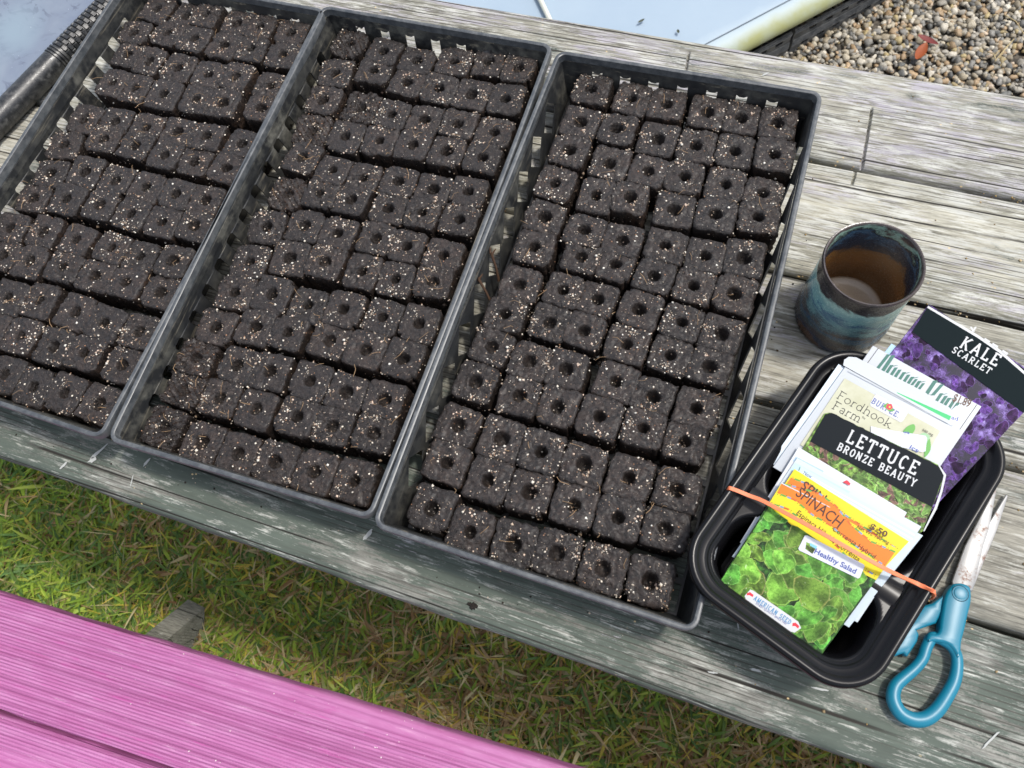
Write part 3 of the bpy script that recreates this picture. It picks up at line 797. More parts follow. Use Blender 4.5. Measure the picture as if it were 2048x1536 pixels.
def block_mesh(seed, crumbled=False, noho=False):
    r = random.Random(seed)
    N = 27; s = .0197; h = .0385
    off = Vector((r.uniform(0, 90), r.uniform(0, 90), r.uniform(0, 90)))
    hr = r.uniform(.0056, .0074); hxx, hyy = r.uniform(-.0006, .0006), r.uniform(-.0006, .0006)
    hd = .009 if crumbled else (r.uniform(.013, .019))
    V = []; F = []; mi = []
    amp = 1.7 if crumbled else r.uniform(1.0, 1.6)
    skirt = 8
    tiltx, tilty = r.uniform(-.02, .02), r.uniform(-.02, .02)
    cn = [r.uniform(.0, .0022)*(2.2 if r.random() < .25 else 1) for _ in range(4)]
    def outline(u, v):
        x, y = u*s, v*s
        # soft, uneven corners
        m = max(abs(u), abs(v))
        if m > 1e-6:
            k = 1-.035*(min(abs(u), abs(v))/m)**8*m
            q = (0 if u < 0 else 1)+(0 if v < 0 else 2)
            k -= cn[q]/s*(min(abs(u), abs(v))/m)**5*m
            x *= k; y *= k
        e = Vector((x*70, y*70, 0))+off
        ee = Vector((u*s*260, v*s*260, 2))+off
        x += (.0010*noise.noise(e)+.0008*noise.noise(ee))*amp*m; y += (.0010*noise.noise(e+Vector((7, 3, 1)))+.0008*noise.noise(ee+Vector((3, 8, 1))))*amp*m
        return x, y
    def disp(x, y):
        p = Vector((x, y, 0))
        d = .0012*noise.noise(p*110+off)+.0013*noise.noise(p*300+off)+.0011*noise.noise(p*620+off)
        return d*amp*(1.5 if crumbled else 1)
    idx = {}
    for i in range(N):
        for j in range(N):
            u, v = -1+2*i/(N-1), -1+2*j/(N-1)
            x, y = outline(u, v)
            e = (1-max(abs(u), abs(v)))*s
            z = h+disp(x, y)+tiltx*x+tilty*y
            re = .0021*(1+.7*noise.noise(Vector((x*150, y*150, 3))+off))
            if e < re: z -= (re-math.sqrt(max(0, re*re-(re-e)**2)))*.8
            d = math.hypot(x-hxx, y-hyy)
            hre = hr*(1+.13*noise.noise(Vector((x*400, y*400, 9))+off))
            if d < hre:
                t = d/hre; z -= hd*(1-t**3.2)
            elif d < hre*1.5: z += .0005*math.sin((d/hre-1)/.5*math.pi)
            if crumbled: z -= .0045*abs(noise.noise(Vector((x*60, y*60, 5))+off))+.001
            idx[i, j] = len(V); V.append((x, y, z))
    for i in range(N-1):
        for j in range(N-1):
            F.append((idx[i, j], idx[i+1, j], idx[i+1, j+1], idx[i, j+1])); mi.append(1 if crumbled and (i*7+j*13+seed) % 5 == 0 else 0)
    per = [(i, 0) for i in range(N-1)]+[(N-1, j) for j in range(N-1)]+[(N-1-i, N-1) for i in range(N-1)]+[(0, N-1-j) for j in range(N-1)]
    prev = [idx[p] for p in per]
    for k in range(1, skirt+1):
        cur = []
        t = k/skirt
        for (i, j) in per:
            x, y, z = V[idx[i, j]]
            zz = z*(1-t)
            rad = math.hypot(x, y)
            dd = .0012*noise.noise(Vector((x*200, y*200, zz*200))+off)*amp+.0007*noise.noise(Vector((x*500, y*500, zz*500))+off)*amp
            f = 1+(dd+.0003*math.sin(t*3))/rad
            cur.append(len(V)); V.append((x*f, y*f, zz))
        n = len(per)
        for a in range(n):
            b2 = (a+1) % n
            F.append((prev[a], cur[a], cur[b2], prev[b2])); mi.append(1)
        prev = cur
    me = bpy.data.meshes.new('soil_block'); me.from_pydata(V, [], F); me.update()
    me.materials.append(M_SOIL_TOP); me.materials.append(M_SOIL)
    me.polygons.foreach_set('material_index', mi); me.polygons.foreach_set('use_smooth', [True]*len(F))
    # perlite bits sit in the surface
    pts = []
    nb = r.randint(30, 105)
    clump = [(r.uniform(-s, s), r.uniform(-s, s)) for _ in range(3)]
    for k in range(nb):
        if r.random() < .5:
            c0 = r.choice(clump); x, y = c0[0]+r.gauss(0, .003), c0[1]+r.gauss(0, .003)
        else: x, y = r.uniform(-s, s)*.97, r.uniform(-s, s)*.97
        x = max(-s*.97, min(s*.97, x)); y = max(-s*.97, min(s*.97, y))
        i = int(round((x/s+1)/2*(N-1))); j = int(round((y/s+1)/2*(N-1)))
        p = V[idx[i, j]]; pts.append((p[0]+r.uniform(-.0006, .0006), p[1]+r.uniform(-.0006, .0006), p[2]+.0001))
    for k in range(26):
        i, j = r.choice(per); x, y, z = V[idx[i, j]]; pts.append((x*1.01, y*1.01, r.uniform(.015, z)))
    v, f, c = crumbs(pts, .00035, .00105, [(.42, .34, .26), (.58, .50, .40), (.36, .26, .19), (.70, .64, .54), (.36, .20, .12), (.24, .18, .13)], seed, 'p')
    # a few big grains
    big = [pts[k] for k in range(0, len(pts), 7)]
    v2, f2, c2 = crumbs(big, .0008, .0017, [(.72, .65, .54), (.60, .46, .36), (.75, .71, .62), (.45, .35, .26)], seed+500, 'p')
    V_ = np.concatenate([v, v2]); F_ = np.concatenate([f, f2+len(v)]); C_ = np.concatenate([c, c2])
    po = np_mesh('perlite', V_, F_, M_PERL, None, False, C_)
    pm = po.data; bpy.data.objects.remove(po)
    return me, pm
BM = [block_mesh(100+i) for i in range(22)]
BC = [block_mesh(300+i, True) for i in range(4)]
CRUMB = {(2, 3, 0), (2, 4, 0), (2, 5, 0), (2, 6, 0), (2, 9, 0), (2, 11, 0), (2, 12, 0), (2, 2, 1), (2, 0, 0), (2, 10, 0)}
ORD = ['first', 'second', 'third', 'fourth', 'fifth', 'sixth', 'seventh', 'eighth', 'ninth', 'tenth', 'eleventh', 'twelfth', 'front']
TN = {1: 'left', 2: 'middle', 3: 'right'}
CN = ['leftmost', 'second from left', 'third from left', 'third from right', 'second from right', 'rightmost']
for tn in (1, 2, 3):
    rows = HOLES[tn]
    W = [[un(x, y, ZT) for x, y in row] for row in rows]
    nr = len(rows)
    for i in range(nr):
        for j in range(6):
            p = W[i][j]
            # direction of the local row and column
            ex = (W[i][min(5, j+1)]-W[i][max(0, j-1)]); ey = (W[max(0, i-1)][j]-W[min(nr-1, i+1)][j])
            wx = ex.length/(min(5, j+1)-max(0, j-1)); wy = ey.length/(min(nr-1, i+1)-max(0, i-1))
            a = math.atan2(ex.y, ex.x)*.5+(math.atan2(ey.y, ey.x)-math.pi/2)*.5
            a = max(-.16, min(.16, a))+R.uniform(-.035, .035)
            # gap to the neighbours decides the size
            def gap(q, alt): return (W[q[0]][q[1]]-p).length if 0 <= q[0] < nr and 0 <= q[1] < 6 else alt
            gx = min(gap((i, j-1), .04), gap((i, j+1), .04)); gy = min(gap((i-1, j), .04), gap((i+1, j), .04))
            ax_ = (gap((i, j-1), .04)+gap((i, j+1), .04))/2; ay_ = (gap((i-1, j), .04)+gap((i+1, j), .04))/2
            sx = max(.92, min(1.02, (gx*.6+ax_*.4)/.0395)); sy = max(.92, min(1.03, (gy*.6+ay_*.4)/.0395))
            crum = (tn, i, j) in CRUMB
            me, pm = R.choice(BC) if crum and R.random() < .75 else BM[R.randrange(len(BM))]
            k = R.randrange(4)
            o = bpy.data.objects.new('soil_block', me); link(o)
            sz = R.uniform(.955, 1.035)
            o.location = (p.x, p.y, T+.0048); o.rotation_euler = (R.uniform(-.035, .035), R.uniform(-.035, .035), a+k*math.pi/2)
            o.scale = (sx, sy, sz) if k % 2 == 0 else (sy, sx, sz)
            row = 'back row' if i == 0 else ('front row' if i == nr-1 else ORD[i]+' row from back')
            look = 'crumbling soil block' if crum else 'dark soil block'
            tag(o, '%s, %s, %s, %s tray' % (look, CN[j], row, TN[tn]), 'soil block', 'soil blocks with seed holes standing in the trays')
            po = bpy.data.objects.new('perlite', pm); link(po, o); po['kind'] = 'stuff'
# loose soil and fibres in the trays
pts = []; rs = np.random.default_rng(9)
for tn in (1, 2, 3):
    W = HOLES[tn]
    for _ in range(900):
        i = rs.integers(0, 13); j = rs.integers(0, 6); p = un(*W[i][j], ZT)
        if rs.random() < .5: x, y = p.x+rs.choice([-1, 1])*.0198+rs.normal(0, .0008), p.y+rs.uniform(-.02, .02)
        else: x, y = p.x+rs.uniform(-.02, .02), p.y+rs.choice([-1, 1])*.0198+rs.normal(0, .0008)
        pts.append((x, y, T+rs.uniform(.005, .036)))
for (i, j) in ((3, 0), (4, 0), (5, 0), (6, 0), (9, 0), (10, 0), (11, 0), (12, 0), (2, 1), (0, 0)):
    p = un(*HOLES[2][i][j], ZT)
    for _ in range(60): 
        pts.append((p.x+rs.normal(.008, .012), p.y+rs.normal(0, .014), T+.032+rs.normal(0, .0022)))
v, f, c = crumbs(pts, .0008, .0024, [(.02, .013, .010), (.014, .010, .008), (.03, .02, .014), (.02, .014, .011), (.025, .015, .01), (.02, .014, .011), (.25, .18, .12)], 10, 'x')
o = np_mesh('loose_soil', v, f, M_TINT, None, False, c); tag(o, 'loose crumbs of dark potting soil between the blocks in the trays', 'soil', kind='stuff')
fb = []
for k in range(260):
    tn = R.choice((1, 2, 3)); i = R.randrange(13); j = R.randrange(6); p = un(*HOLES[tn][i][j], ZT)
    a = R.uniform(0, 6.3); l_ = R.uniform(.004, .013)
    p = p+Vector((R.uniform(-.018, .018), R.uniform(-.018, .018), .0005))
    q = p+Vector((math.cos(a)*l_, math.sin(a)*l_, R.uniform(0, .004))); m_ = (p+q)/2+Vector((R.uniform(-.002, .002), R.uniform(-.002, .002), R.uniform(.0005, .003)))
    fb.append(tube([p, m_, q], R.uniform(.00012, .0003), 4, caps=False))
o = mesh_obj('root_fibres', *join(*fb), plain('fibre', (.34, .22, .12), .7)); tag(o, 'fine tan root and peat fibres sticking out of the soil blocks', 'fibre', kind='stuff')
# white powder spilled on the middle tray's left wall
pts = []
for cx, cy, sg, n in ((500, 388, 5, 90), (487, 412, 7, 260), (480, 418, 9, 160), (470, 440, 5, 90)):
    for k in range(n):
        x = cx+rs.normal(0, sg*.7); y = cy+rs.normal(0, sg*1.1); pts.append(tuple(un(x, y, .044+ (x-487)*.0001)))
_q2 = quad(2)
def wallx(y, z):
    t = (y-_q2[0].y)/(_q2[3].y-_q2[0].y); x0 = _q2[0].x*(1-t)+_q2[3].x*t; return x0+.0054+((H-.008)-z)/(H-.0115)*.0085+.0010-.0022*math.sin(math.pi*t)*(z/H)
pts2 = []
for (x, y, z) in pts:
    # drop each grain on to the wall along the line it was seen on
    z_ = z-T
    y_ = y; zz_ = .030+rs.random()*.0; 
    pts2.append((x, y, z))
pw = []
for cx, cy, sg, n in ((500, 388, 4, 110), (487, 412, 7, 330), (482, 418, 8, 200), (470, 440, 4, 110)):
    for k in range(n):
        x, y = cx+rs.normal(0, sg*.7), cy+rs.normal(0, sg)
        lo, hi = .004, .060
        for _ in range(18):
            m = (lo+hi)/2; p = un(x, y, m)
            if p.x < wallx(p.y, m): lo, hi = lo, m       # seen beyond the wall plane: wall is lower along the ray? adjust
            else: lo, hi = m, hi
        p = un(x, y, (lo+hi)/2); 
        if .012 < (lo+hi)/2 < .055: pw.append(tuple(p+Vector((.0004, 0, .0002))))
if len(pw) > 10:
    v, f, c = crumbs(pw, .0003, .0008, [(.8, .79, .74), (.72, .7, .64)], 12, 'x')
    o = np_mesh('white_powder', v, f, M_TINT, None, False, c); tag(o, 'white powder spilled on the left wall of the middle tray', 'powder', kind='stuff')
# twigs on the right tray's left side
for k, (a, c_) in enumerate((((983, 508), (998, 562)), ((957, 558), (985, 612)))):
    p0, p1 = un(*a, .050), un(*c_, .030); mid = (p0+p1)/2+Vector((.001, 0, .001))
    o = mesh_obj('twig', *join(tube([p0, mid, p1], [.0016, .0011, .0016], 7), tube([p0+Vector((-.001, 0, 0)), p0+Vector((-.0035, .006, .0015))], [.0013, .0006], 6), tube([p0+Vector((.0005, 0, 0)), p0+Vector((.0025, .006, .001))], [.0013, .0006], 6)), plain('twig_bark', (.055, .028, .014), .6))
    tag(o, 'small forked brown twig caught on the left wall of the right tray, %s of two' % ('farther' if k == 0 else 'nearer'), 'twig', 'forked twigs in the right tray')
pts = []
for tn in (1, 2, 3):
    q = quad(tn)
    for _ in range(70):
        e_ = rs.integers(0, 4); a_, b3 = q[e_], q[(e_+1) % 4]; t_ = rs.random(); p = a_.lerp(b3, t_); n2_ = Vector((b3.y-a_.y, a_.x-b3.x)).normalized()
        o_2 = abs(rs.normal(.004, .014)); x, y = p.x+n2_.x*o_2, p.y+n2_.y*o_2
        inside = any(qq[0].x-.001 < x < qq[1].x+.001 and qq[0].y-.003 < y < qq[3].y+.003 for qq in (quad(1), quad(2), quad(3)))
        if not inside and -.37 < y < .32: pts.append((x, y, T+.0006))
v, f, c = crumbs(pts, .0004, .0013, [(.02, .014, .011), (.03, .02, .014), (.014, .01, .008), (.5, .42, .33)], 15, 'x')
o = np_mesh('spilled_soil', v, f, M_TINT, None, False, c); tag(o, 'specks of dark soil spilled on the table around the trays', 'soil', kind='stuff')
# crumb of soil on the front plank
p = un(946, 1211, 0); v, f, c = crumbs([(p.x+rs.normal(0, .0025), p.y+rs.normal(0, .0012), T+.001) for _ in range(26)], .0008, .002, [(.02, .015, .012)], 13, 'x')
o = np_mesh('soil_crumb', v, f, M_TINT, None, False, c); tag(o, 'small dark crumb of soil on the front plank below the right tray', 'soil crumb')

# ------------------------------------------------------------------ pottery cup
def mat_glaze():
    b = NB('glaze'); z = b.math('MULTIPLY', b.math('SUBTRACT', b.xyz()[2], 0), 1)
    X = b.xyz(); 
    rad = b.math('SQRT', b.math('ADD', b.math('MULTIPLY', X[0], X[0]), b.math('MULTIPLY', X[1], X[1])))
    n = b.noise(b.map(scale=(20, 20, 55)), 1, 5, .65, .8); fine = b.noise(None, 500, 3, .6); big = b.noise(b.map(scale=(16, 16, 10)), 1, 3, .6)
    zz = b.math('ADD', b.math('MULTIPLY', z, 10), b.math('MULTIPLY', b.math('SUBTRACT', n, .5), .55))
    zz = b.math('ADD', zz, b.math('MULTIPLY', b.math('SUBTRACT', fine, .5), .10))
    zz = b.math('ADD', zz, b.math('MULTIPLY', b.math('SUBTRACT', big, .5), .45))
    k = (.012, .010, .014); dk = (.010, .035, .085); bl = (.03, .11, .20); tq = (.18, .37, .37); pl = (.34, .52, .46); br = (.05, .034, .032)
    zi = b.math('ADD', b.math('MULTIPLY', z, 10), b.math('MULTIPLY', b.math('SUBTRACT', zz, b.math('MULTIPLY', z, 10)), b.step(z, .012, .05)))
    o = b.ramp(zz, [(.03, (.10, .045, .02)), (.07, dk), (.16, br), (.24, (.05, .09, .11)), (.30, bl), (.35, br), (.40, (.06, .15, .19)), (.47, tq), (.54, bl), (.60, tq), (.66, (.20, .36, .35)), (.74, pl), (.80, (.035, .03, .035)), (.9, k), (1., (.07, .055, .05))])
    i = b.ramp(zi, [(.05, (.50, .42, .31)), (.10, (.50, .42, .31)), (.12, (.10, .05, .018)), (.30, (.16, .075, .02)), (.44, (.23, .105, .025)), (.60, (.25, .12, .03)), (.68, (.02, .03, .05)), (.77, (.02, .035, .06)), (.83, (.05, .11, .17)), (.88, (.012, .014, .02)), (.94, (.24, .37, .30)), (1., (.05, .04, .04))])
    wallm = b.math('LESS_THAN', rad, .0392)
    return b.set(col=b.mix(wallm, o, i), rough=b.ramp(fine, [(.3, .16), (.7, .32)]), spec=.6, norm=b.bump(b.math('ADD', b.wave(b.map(scale=(1, 1, 190)), 1, 1.5, 2, 1, 'Z'), fine), .16, .001))
cx, cy = .2587, .0175
prof = [(.0005, .004), (.036, .004), (.0385, .0), (.0425, .0), (.0440, .003), (.0442, .015), (.0430, .035), (.0420, .055), (.0415, .075), (.0412, .088), (.0420, .096), (.0421, .0985), (.0413, .1003), (.0400, .1000), (.0390, .0980), (.0382, .09), (.0380, .07), (.0383, .04), (.0380, .016), (.034, .0095), (.02, .008), (.0005, .0078)]
rings = [[(r_*(1+.006*math.sin(2*a+z*20))*math.cos(a), r_*(1+.006*math.sin(2*a+z*20))*math.sin(a), z) for a in [2*math.pi*k/72 for k in range(72)]] for r_, z in prof]
pc = []
for q in range(len(prof)-1):                       # finer profile
    for t in (0, .5): pc.append([tuple(np.array(rings[q][k])*(1-t)+np.array(rings[q+1][k])*t) for k in range(72)])
pc.append(rings[-1])
cup = mesh_obj('pottery_cup', *loft(pc, True, True, True), mat_glaze(), None, True); cup.location = (cx, cy, T+.0005)
cup.rotation_euler = (0, 0, .4)
smooth_angle(cup, 60)
tag(cup, 'empty handmade pottery cup with dripping blue and brown glaze', 'cup')

# ------------------------------------------------------------------ food container
AN = math.radians(19.5)
cu = Vector((math.cos(AN), -math.sin(AN))); cv_ = Vector((math.sin(AN), math.cos(AN)))
CCT = Vector((.2845, -.185))+cu*(-.001)+cv_*(-.0063)
HX, HY, ZC = .0836, .1272, .0745
con = empty('food_container', (CCT.x, CCT.y, T), -AN); tag(con, 'glossy black plastic food container holding the seed packets', 'container')
M_GL = NB('black_gloss'); _n = M_GL.noise(None, 900, 2); M_GL = M_GL.set(col=(.006, .006, .007), rough=.26, spec=.22, norm=M_GL.bump(M_GL.noise(None, 18, 2), .05, .002))
def rr3(ins, z, r0=.040):
    return [(x, y, z) for x, y in rrect(HX-ins, HY-ins, max(.008, r0-ins*.9), 14)]
rimp = [(.0012, ZC-.010), (-.0002, ZC-.010), (-.0006, ZC-.0050), (.0000, ZC-.0018), (.0014, ZC-.0003), (.0030, ZC), (.0048, ZC-.0004), (.0064, ZC-.0016), (.0078, ZC-.0034), (.0094, ZC-.0046), (.0120, ZC-.0050), (.0138, ZC-.0056), (.0150, ZC-.0074), (.0162, ZC-.0088), (.0180, ZC-.0094), (.0195, ZC-.013)]
V, F = loft([rr3(i, z) for i, z in rimp])
o = mesh_obj('rim', V, F, M_GL, con, True); smooth_angle(o, 70)
# basin: two compartments with a ridge between them
def sd_rr(x, y, cx, cy, hx, hy, r):
    qx, qy = abs(x-cx)-hx+r, abs(y-cy)-hy+r
    return math.hypot(max(qx, 0), max(qy, 0))+min(max(qx, qy), 0)-r
ry = -.036                                              # ridge between the compartments
nx, ny = 110, 170; V = []; F = []; ok = {}
def bz(x, y):
    d1 = sd_rr(x, y, 0, (ry+.006+HY-.018)/2, HX-.0185, (HY-.018-ry-.006)/2, .026)
    d2 = sd_rr(x, y, 0, (ry-.006-HY+.018)/2, HX-.0185, (HY-.018+ry-.006)/2, .026)
    d = min(d1, d2); ridge = ZC-.0095
    def sm(a, b2, v): t = max(0, min(1, (v-a)/(b2-a))); return t*t*(3-2*t)
    z = .003+(.058-.003)*sm(-.013, -.003, d)+(ridge-.058)*sm(-.0035, 0, d)
    if d > -.001: z -= .0022*min(1, ((y-ry)/.009)**2)*(1 if abs(y-ry) < .02 else 0)*0+.0016*math.cos(min(1.5, abs(y-ry)/.006)) * (-1 if abs(y-ry) < .0085 else 0)
    if -.024 < d < -.020: z += .0008
    return z
for i in range(nx+1):
    for j in range(ny+1):
        x, y = -HX+2*HX*i/nx, -HY+2*HY*j/ny
        V.append((x, y, bz(x, y)))
for i in range(nx):
    for j in range(ny):
        x, y = -HX+2*HX*(i+.5)/nx, -HY+2*HY*(j+.5)/ny
        if sd_rr(x, y, 0, 0, HX-.0165, HY-.0165, .025) < 0: F.append((i*(ny+1)+j, (i+1)*(ny+1)+j, (i+1)*(ny+1)+j+1, i*(ny+1)+j+1))
o = mesh_obj('basin', V, F, M_GL, con, True)
bm = bmesh.new(); bm.from_mesh(o.data); bmesh.ops.delete(bm, geom=[v for v in bm.verts if not v.link_faces], context='VERTS'); bm.to_mesh(o.data); bm.free()
V, F = loft([rr3(.0030, ZC-.009), rr3(.0165, ZC-.0115), rr3(.0185, ZC-.022), rr3(.024, .010), rr3(.028, .0006)], True, False, True)
mesh_obj('outer_wall', V, F, M_GL, con, True)

# ------------------------------------------------------------------ seed packets
def layer_z(k, p):                                     # inclined stack plane for layer k
    s = (Vector(p[:2])-(CCT-cv_*HY)).dot(cv_)
    return .040+.150*s+.0017*k
pl_n = Vector((-cv_.x*.150, -cv_.y*.150, 1)).normalized()
def upk(px, py, k):
    """pixel -> point on the inclined plane of layer k"""
    d = CR @ Vector(((px-1024)/CF, -(py-768)/CF, -1))
    base = CCT-cv_*HY; p0 = Vector((base.x, base.y, T+.040+.0017*k))
    return CC+d*((p0-CC).dot(pl_n)/d.dot(pl_n))
class Packet:
    def __init__(s, label, q, k, col, th=.0012, rough=.35, name='seed_packet', round_=0, torn=None):
        P = [upk(x, y, k) for x, y in q]; s.k = k
        n = len(P)
        o3 = P[3] if n == 4 else P[-1]
        ux = (P[1]-P[0]).normalized(); uy = pl_n.cross(ux)
        org = sum(P, Vector())/n
        s.M = Matrix.Translation(org) @ Matrix((ux, uy, pl_n)).transposed().to_4x4(); s.Mi = s.M.inverted()
        s.root = empty(name, mw=s.M)
        tag(s.root, label, 'seed packet', 'seed packets stacked in the black container')
        loc = [(s.Mi @ p) for p in P]
        pts = [(p.x, p.y) for p in loc]
        if sum(pts[i-1][0]*pts[i][1]-pts[i][0]*pts[i-1][1] for i in range(n)) < 0: pts = pts[::-1]
        fine = []
        for i in range(n):
            a, b2 = Vector(pts[i]), Vector(pts[(i+1) % n]); m = 10
            for j in range(m): fine.append(a.lerp(b2, j/m))
        s.mat = plain('packet_paper', col, rough, spec=.5) if not isinstance(col, bpy.types.Material) else col
        o = mesh_obj('envelope', *extrude_poly([(p.x, p.y) for p in fine], -th, 0, .0002), s.mat, s.root); fix_normals(o); s.env = o
        s.z = .00004
    def L(s, px, py):
        d = CR @ Vector(((px-1024)/CF, -(py-768)/CF, -1)); org = s.M.translation
        p = CC+d*((org-CC).dot(pl_n)/d.dot(pl_n)); return s.Mi @ p
    def up(s, dz=.00004): s.z += dz; return s.z
    def shape(s, name, px, mat, dz=.00005, smooth_pts=False):
        pts = [s.L(*p) for p in px]
        if smooth_pts: pts = [Vector(p) for p in catmull([(p.x, p.y, 0) for p in pts], 5)]
        z = s.up(dz)
        V = [Vector((p.x, p.y, z)) for p in pts]
        tri = tessellate_polygon([V])
        o = mesh_obj(name, V, tri, mat, s.root); fix_up(o); return o
    def text(s, txt, p0, p1, h, mat, font='sans', name='lettering', shear=0, bold=0, fit=True, mid=False):
        a, b2 = s.L(*p0), s.L(*p1); d = (b2-a); ln = math.hypot(d.x, d.y); ang = math.atan2(d.y, d.x)
        hh = h/CF*(s.M.translation-CC).length                # cap height in metres from pixels
        if font == 'sans':
            cu_ = bpy.data.curves.new('t', 'FONT'); cu_.body = txt; cu_.size = 1; cu_.offset = bold; cu_.shear = shear; cu_.resolution_u = 3
            to = bpy.data.objects.new('t', cu_); link(to); dg = bpy.context.evaluated_depsgraph_get(); dg.update()
            me = bpy.data.meshes.new_from_object(to.evaluated_get(dg)); bpy.data.objects.remove(to)
            vs = [v.co.copy() for v in me.vertices]
            if not vs: return None
            x0, x1 = min(v.x for v in vs), max(v.x for v in vs); caph = .73
            for v in me.vertices:
                v.co = Vector(((v.co.x-x0)/(x1-x0)*ln, v.co.y/caph*hh, 0))
            me.materials.clear(); me.materials.append(mat)
        else:
            V, F = slab_text(txt, hh, ln, bold or .17)
            me = bpy.data.meshes.new('t'); me.from_pydata(V, [], F); me.materials.append(mat)
        me.name = name
        o = bpy.data.objects.new(name, me); link(o, s.root)
        o.location = (a.x, a.y, s.up(.00006)); o.rotation_euler = (0, 0, ang)
        fix_up(o)
        return o
def fix_up(o):
    bm = bmesh.new(); bm.from_mesh(o.data)
    fl = [f for f in bm.faces if f.normal.z < 0]
    bmesh.ops.reverse_faces(bm, faces=fl); bm.to_mesh(o.data); bm.free()
# narrow slab-serif capitals drawn as strokes: (width, strokes, serif ends)
def arc(cx, cy, rx, ry, a0, a1, n=9):
    return [(cx+rx*math.cos(math.radians(a0+(a1-a0)*i/n)), cy+ry*math.sin(math.radians(a0+(a1-a0)*i/n))) for i in range(n+1)]
GL = {
 'A': (.62, [[(.08, 0), (.31, 1)], [(.31, 1), (.54, 0)], [(.17, .34), (.45, .34)]], [(.08, 0), (.54, 0)]),
 'B': (.56, [[(.12, 0), (.12, 1)], [(.12, .96), (.28, .96)]+arc(.28, .74, .18, .22, 90, -90)+[(.12, .52)], [(.28, .52)]+arc(.28, .28, .22, .24, 90, -90)+[(.12, .04)]], [(.12, 0), (.12, 1)]),
 'C': (.52, [arc(.28, .5, .2, .46, 50, 310, 14)], []),
 'E': (.52, [[(.12, 0), (.12, 1)], [(.12, .95), (.46, .95)], [(.12, .5), (.36, .5)], [(.12, .05), (.48, .05)], [(.45, .95), (.45, .8)], [(.47, .05), (.47, .2)]], [(.12, 0), (.12, 1)]),
 'F': (.5, [[(.12, 0), (.12, 1)], [(.12, .95), (.46, .95)], [(.12, .5), (.36, .5)]], [(.12, 0), (.12, 1)]),
 'K': (.60, [[(.12, 0), (.12, 1)], [(.12, .42), (.48, 1)], [(.22, .56), (.52, 0)]], [(.12, 0), (.12, 1), (.5, 0), (.47, 1)]),
 'L': (.50, [[(.12, 0), (.12, 1)], [(.12, .05), (.46, .05)], [(.45, .05), (.45, .24)]], [(.12, 0), (.12, 1)]),
 'M': (.78, [[(.10, 0), (.14, 1)], [(.14, 1), (.38, .1)], [(.38, .1), (.62, 1)], [(.62, 1), (.66, 0)]], [(.10, 0), (.66, 0), (.12, 1), (.64, 1)]),
 'N': (.62, [[(.12, 0), (.12, 1)], [(.12, 1), (.50, 0)], [(.50, 0), (.50, 1)]], [(.12, 0), (.12, 1), (.5, 1)]),
 'O': (.58, [arc(.29, .5, .21, .46, 0, 360, 20)], []),
 'P': (.54, [[(.12, 0), (.12, 1)], [(.12, .96), (.28, .96)]+arc(.28, .72, .2, .24, 90, -90)+[(.12, .48)]], [(.12, 0), (.12, 1)]),
 'R': (.60, [[(.12, 0), (.12, 1)], [(.12, .96), (.28, .96)]+arc(.28, .73, .19, .23, 90, -90)+[(.12, .50)], [(.28, .5), (.50, 0)]], [(.12, 0), (.12, 1), (.5, 0)]),
 'S': (.50, [arc(.25, .73, .17, .23, 30, 270, 10)+arc(.25, .27, .17, .23, 90, -150, 10)], []),
 'T': (.54, [[(.27, 0), (.27, 1)], [(.05, .95), (.49, .95)], [(.05, .95), (.05, .78)], [(.49, .95), (.49, .78)]], [(.27, 0)]),
 'U': (.60, [[(.12, 1), (.12, .3)]+arc(.30, .28, .18, .24, 180, 360)+[(.48, 1)]], [(.12, 1), (.48, 1)]),
 'Y': (.60, [[(.30, 0), (.30, .48)], [(.30, .48), (.10, 1)], [(.30, .48), (.50, 1)]], [(.30, 0), (.10, 1), (.50, 1)]),
 'Z': (.52, [[(.08, .95), (.44, .95)], [(.44, .95), (.08, .05)], [(.08, .05), (.46, .05)], [(.08, .95), (.08, .8)], [(.46, .05), (.46, .2)]], []),
 '$': (.52, [arc(.25, .70, .17, .2, 30, 270, 10)+arc(.25, .30, .17, .2, 90, -150, 10), [(.25, -.1), (.25, 1.1)]], []),
 'I': (.26, [[(.13, 0), (.13, 1)]], [(.13, 0), (.13, 1)]),
 'D': (.60, [[(.12, 0), (.12, 1)], [(.12, .96), (.24, .96)]+arc(.24, .5, .26, .46, 90, -90)+[(.12, .04)]], [(.12, 0), (.12, 1)]),
 '.': (.16, [[(.06, .05), (.10, .05)]], []),
 'o': (.46, [arc(.23, .32, .18, .30, 0, 360, 18)], []),
 'r': (.36, [[(.10, 0), (.10, .64)], [(.10, .44), (.18, .60), (.32, .60)]], [(.10, 0)]),
 'd': (.50, [arc(.22, .32, .16, .30, 0, 360, 18), [(.39, 0), (.39, 1)]], []),
 'h': (.50, [[(.10, 0), (.10, 1)], [(.10, .46)]+arc(.25, .42, .14, .20, 140, 0)+[(.39, 0)]], [(.10, 0), (.39, 0)]),
 'k': (.48, [[(.10, 0), (.10, 1)], [(.10, .25), (.38, .62)], [(.20, .38), (.42, 0)]], [(.10, 0), (.42, 0)]),
 'a': (.44, [[(.10, .55)]+arc(.22, .46, .12, .16, 130, 0)+[(.34, 0)], arc(.21, .17, .13, .15, 60, 380, 14)], []),
 'm': (.74, [[(.10, 0), (.10, .64)], [(.10, .46)]+arc(.23, .42, .13, .20, 140, 0)+[(.36, 0)], [(.36, .46)]+arc(.49, .42, .13, .20, 140, 0)+[(.62, 0)]], [(.10, 0), (.36, 0), (.62, 0)]),
 ' ': (.4, [], [])}
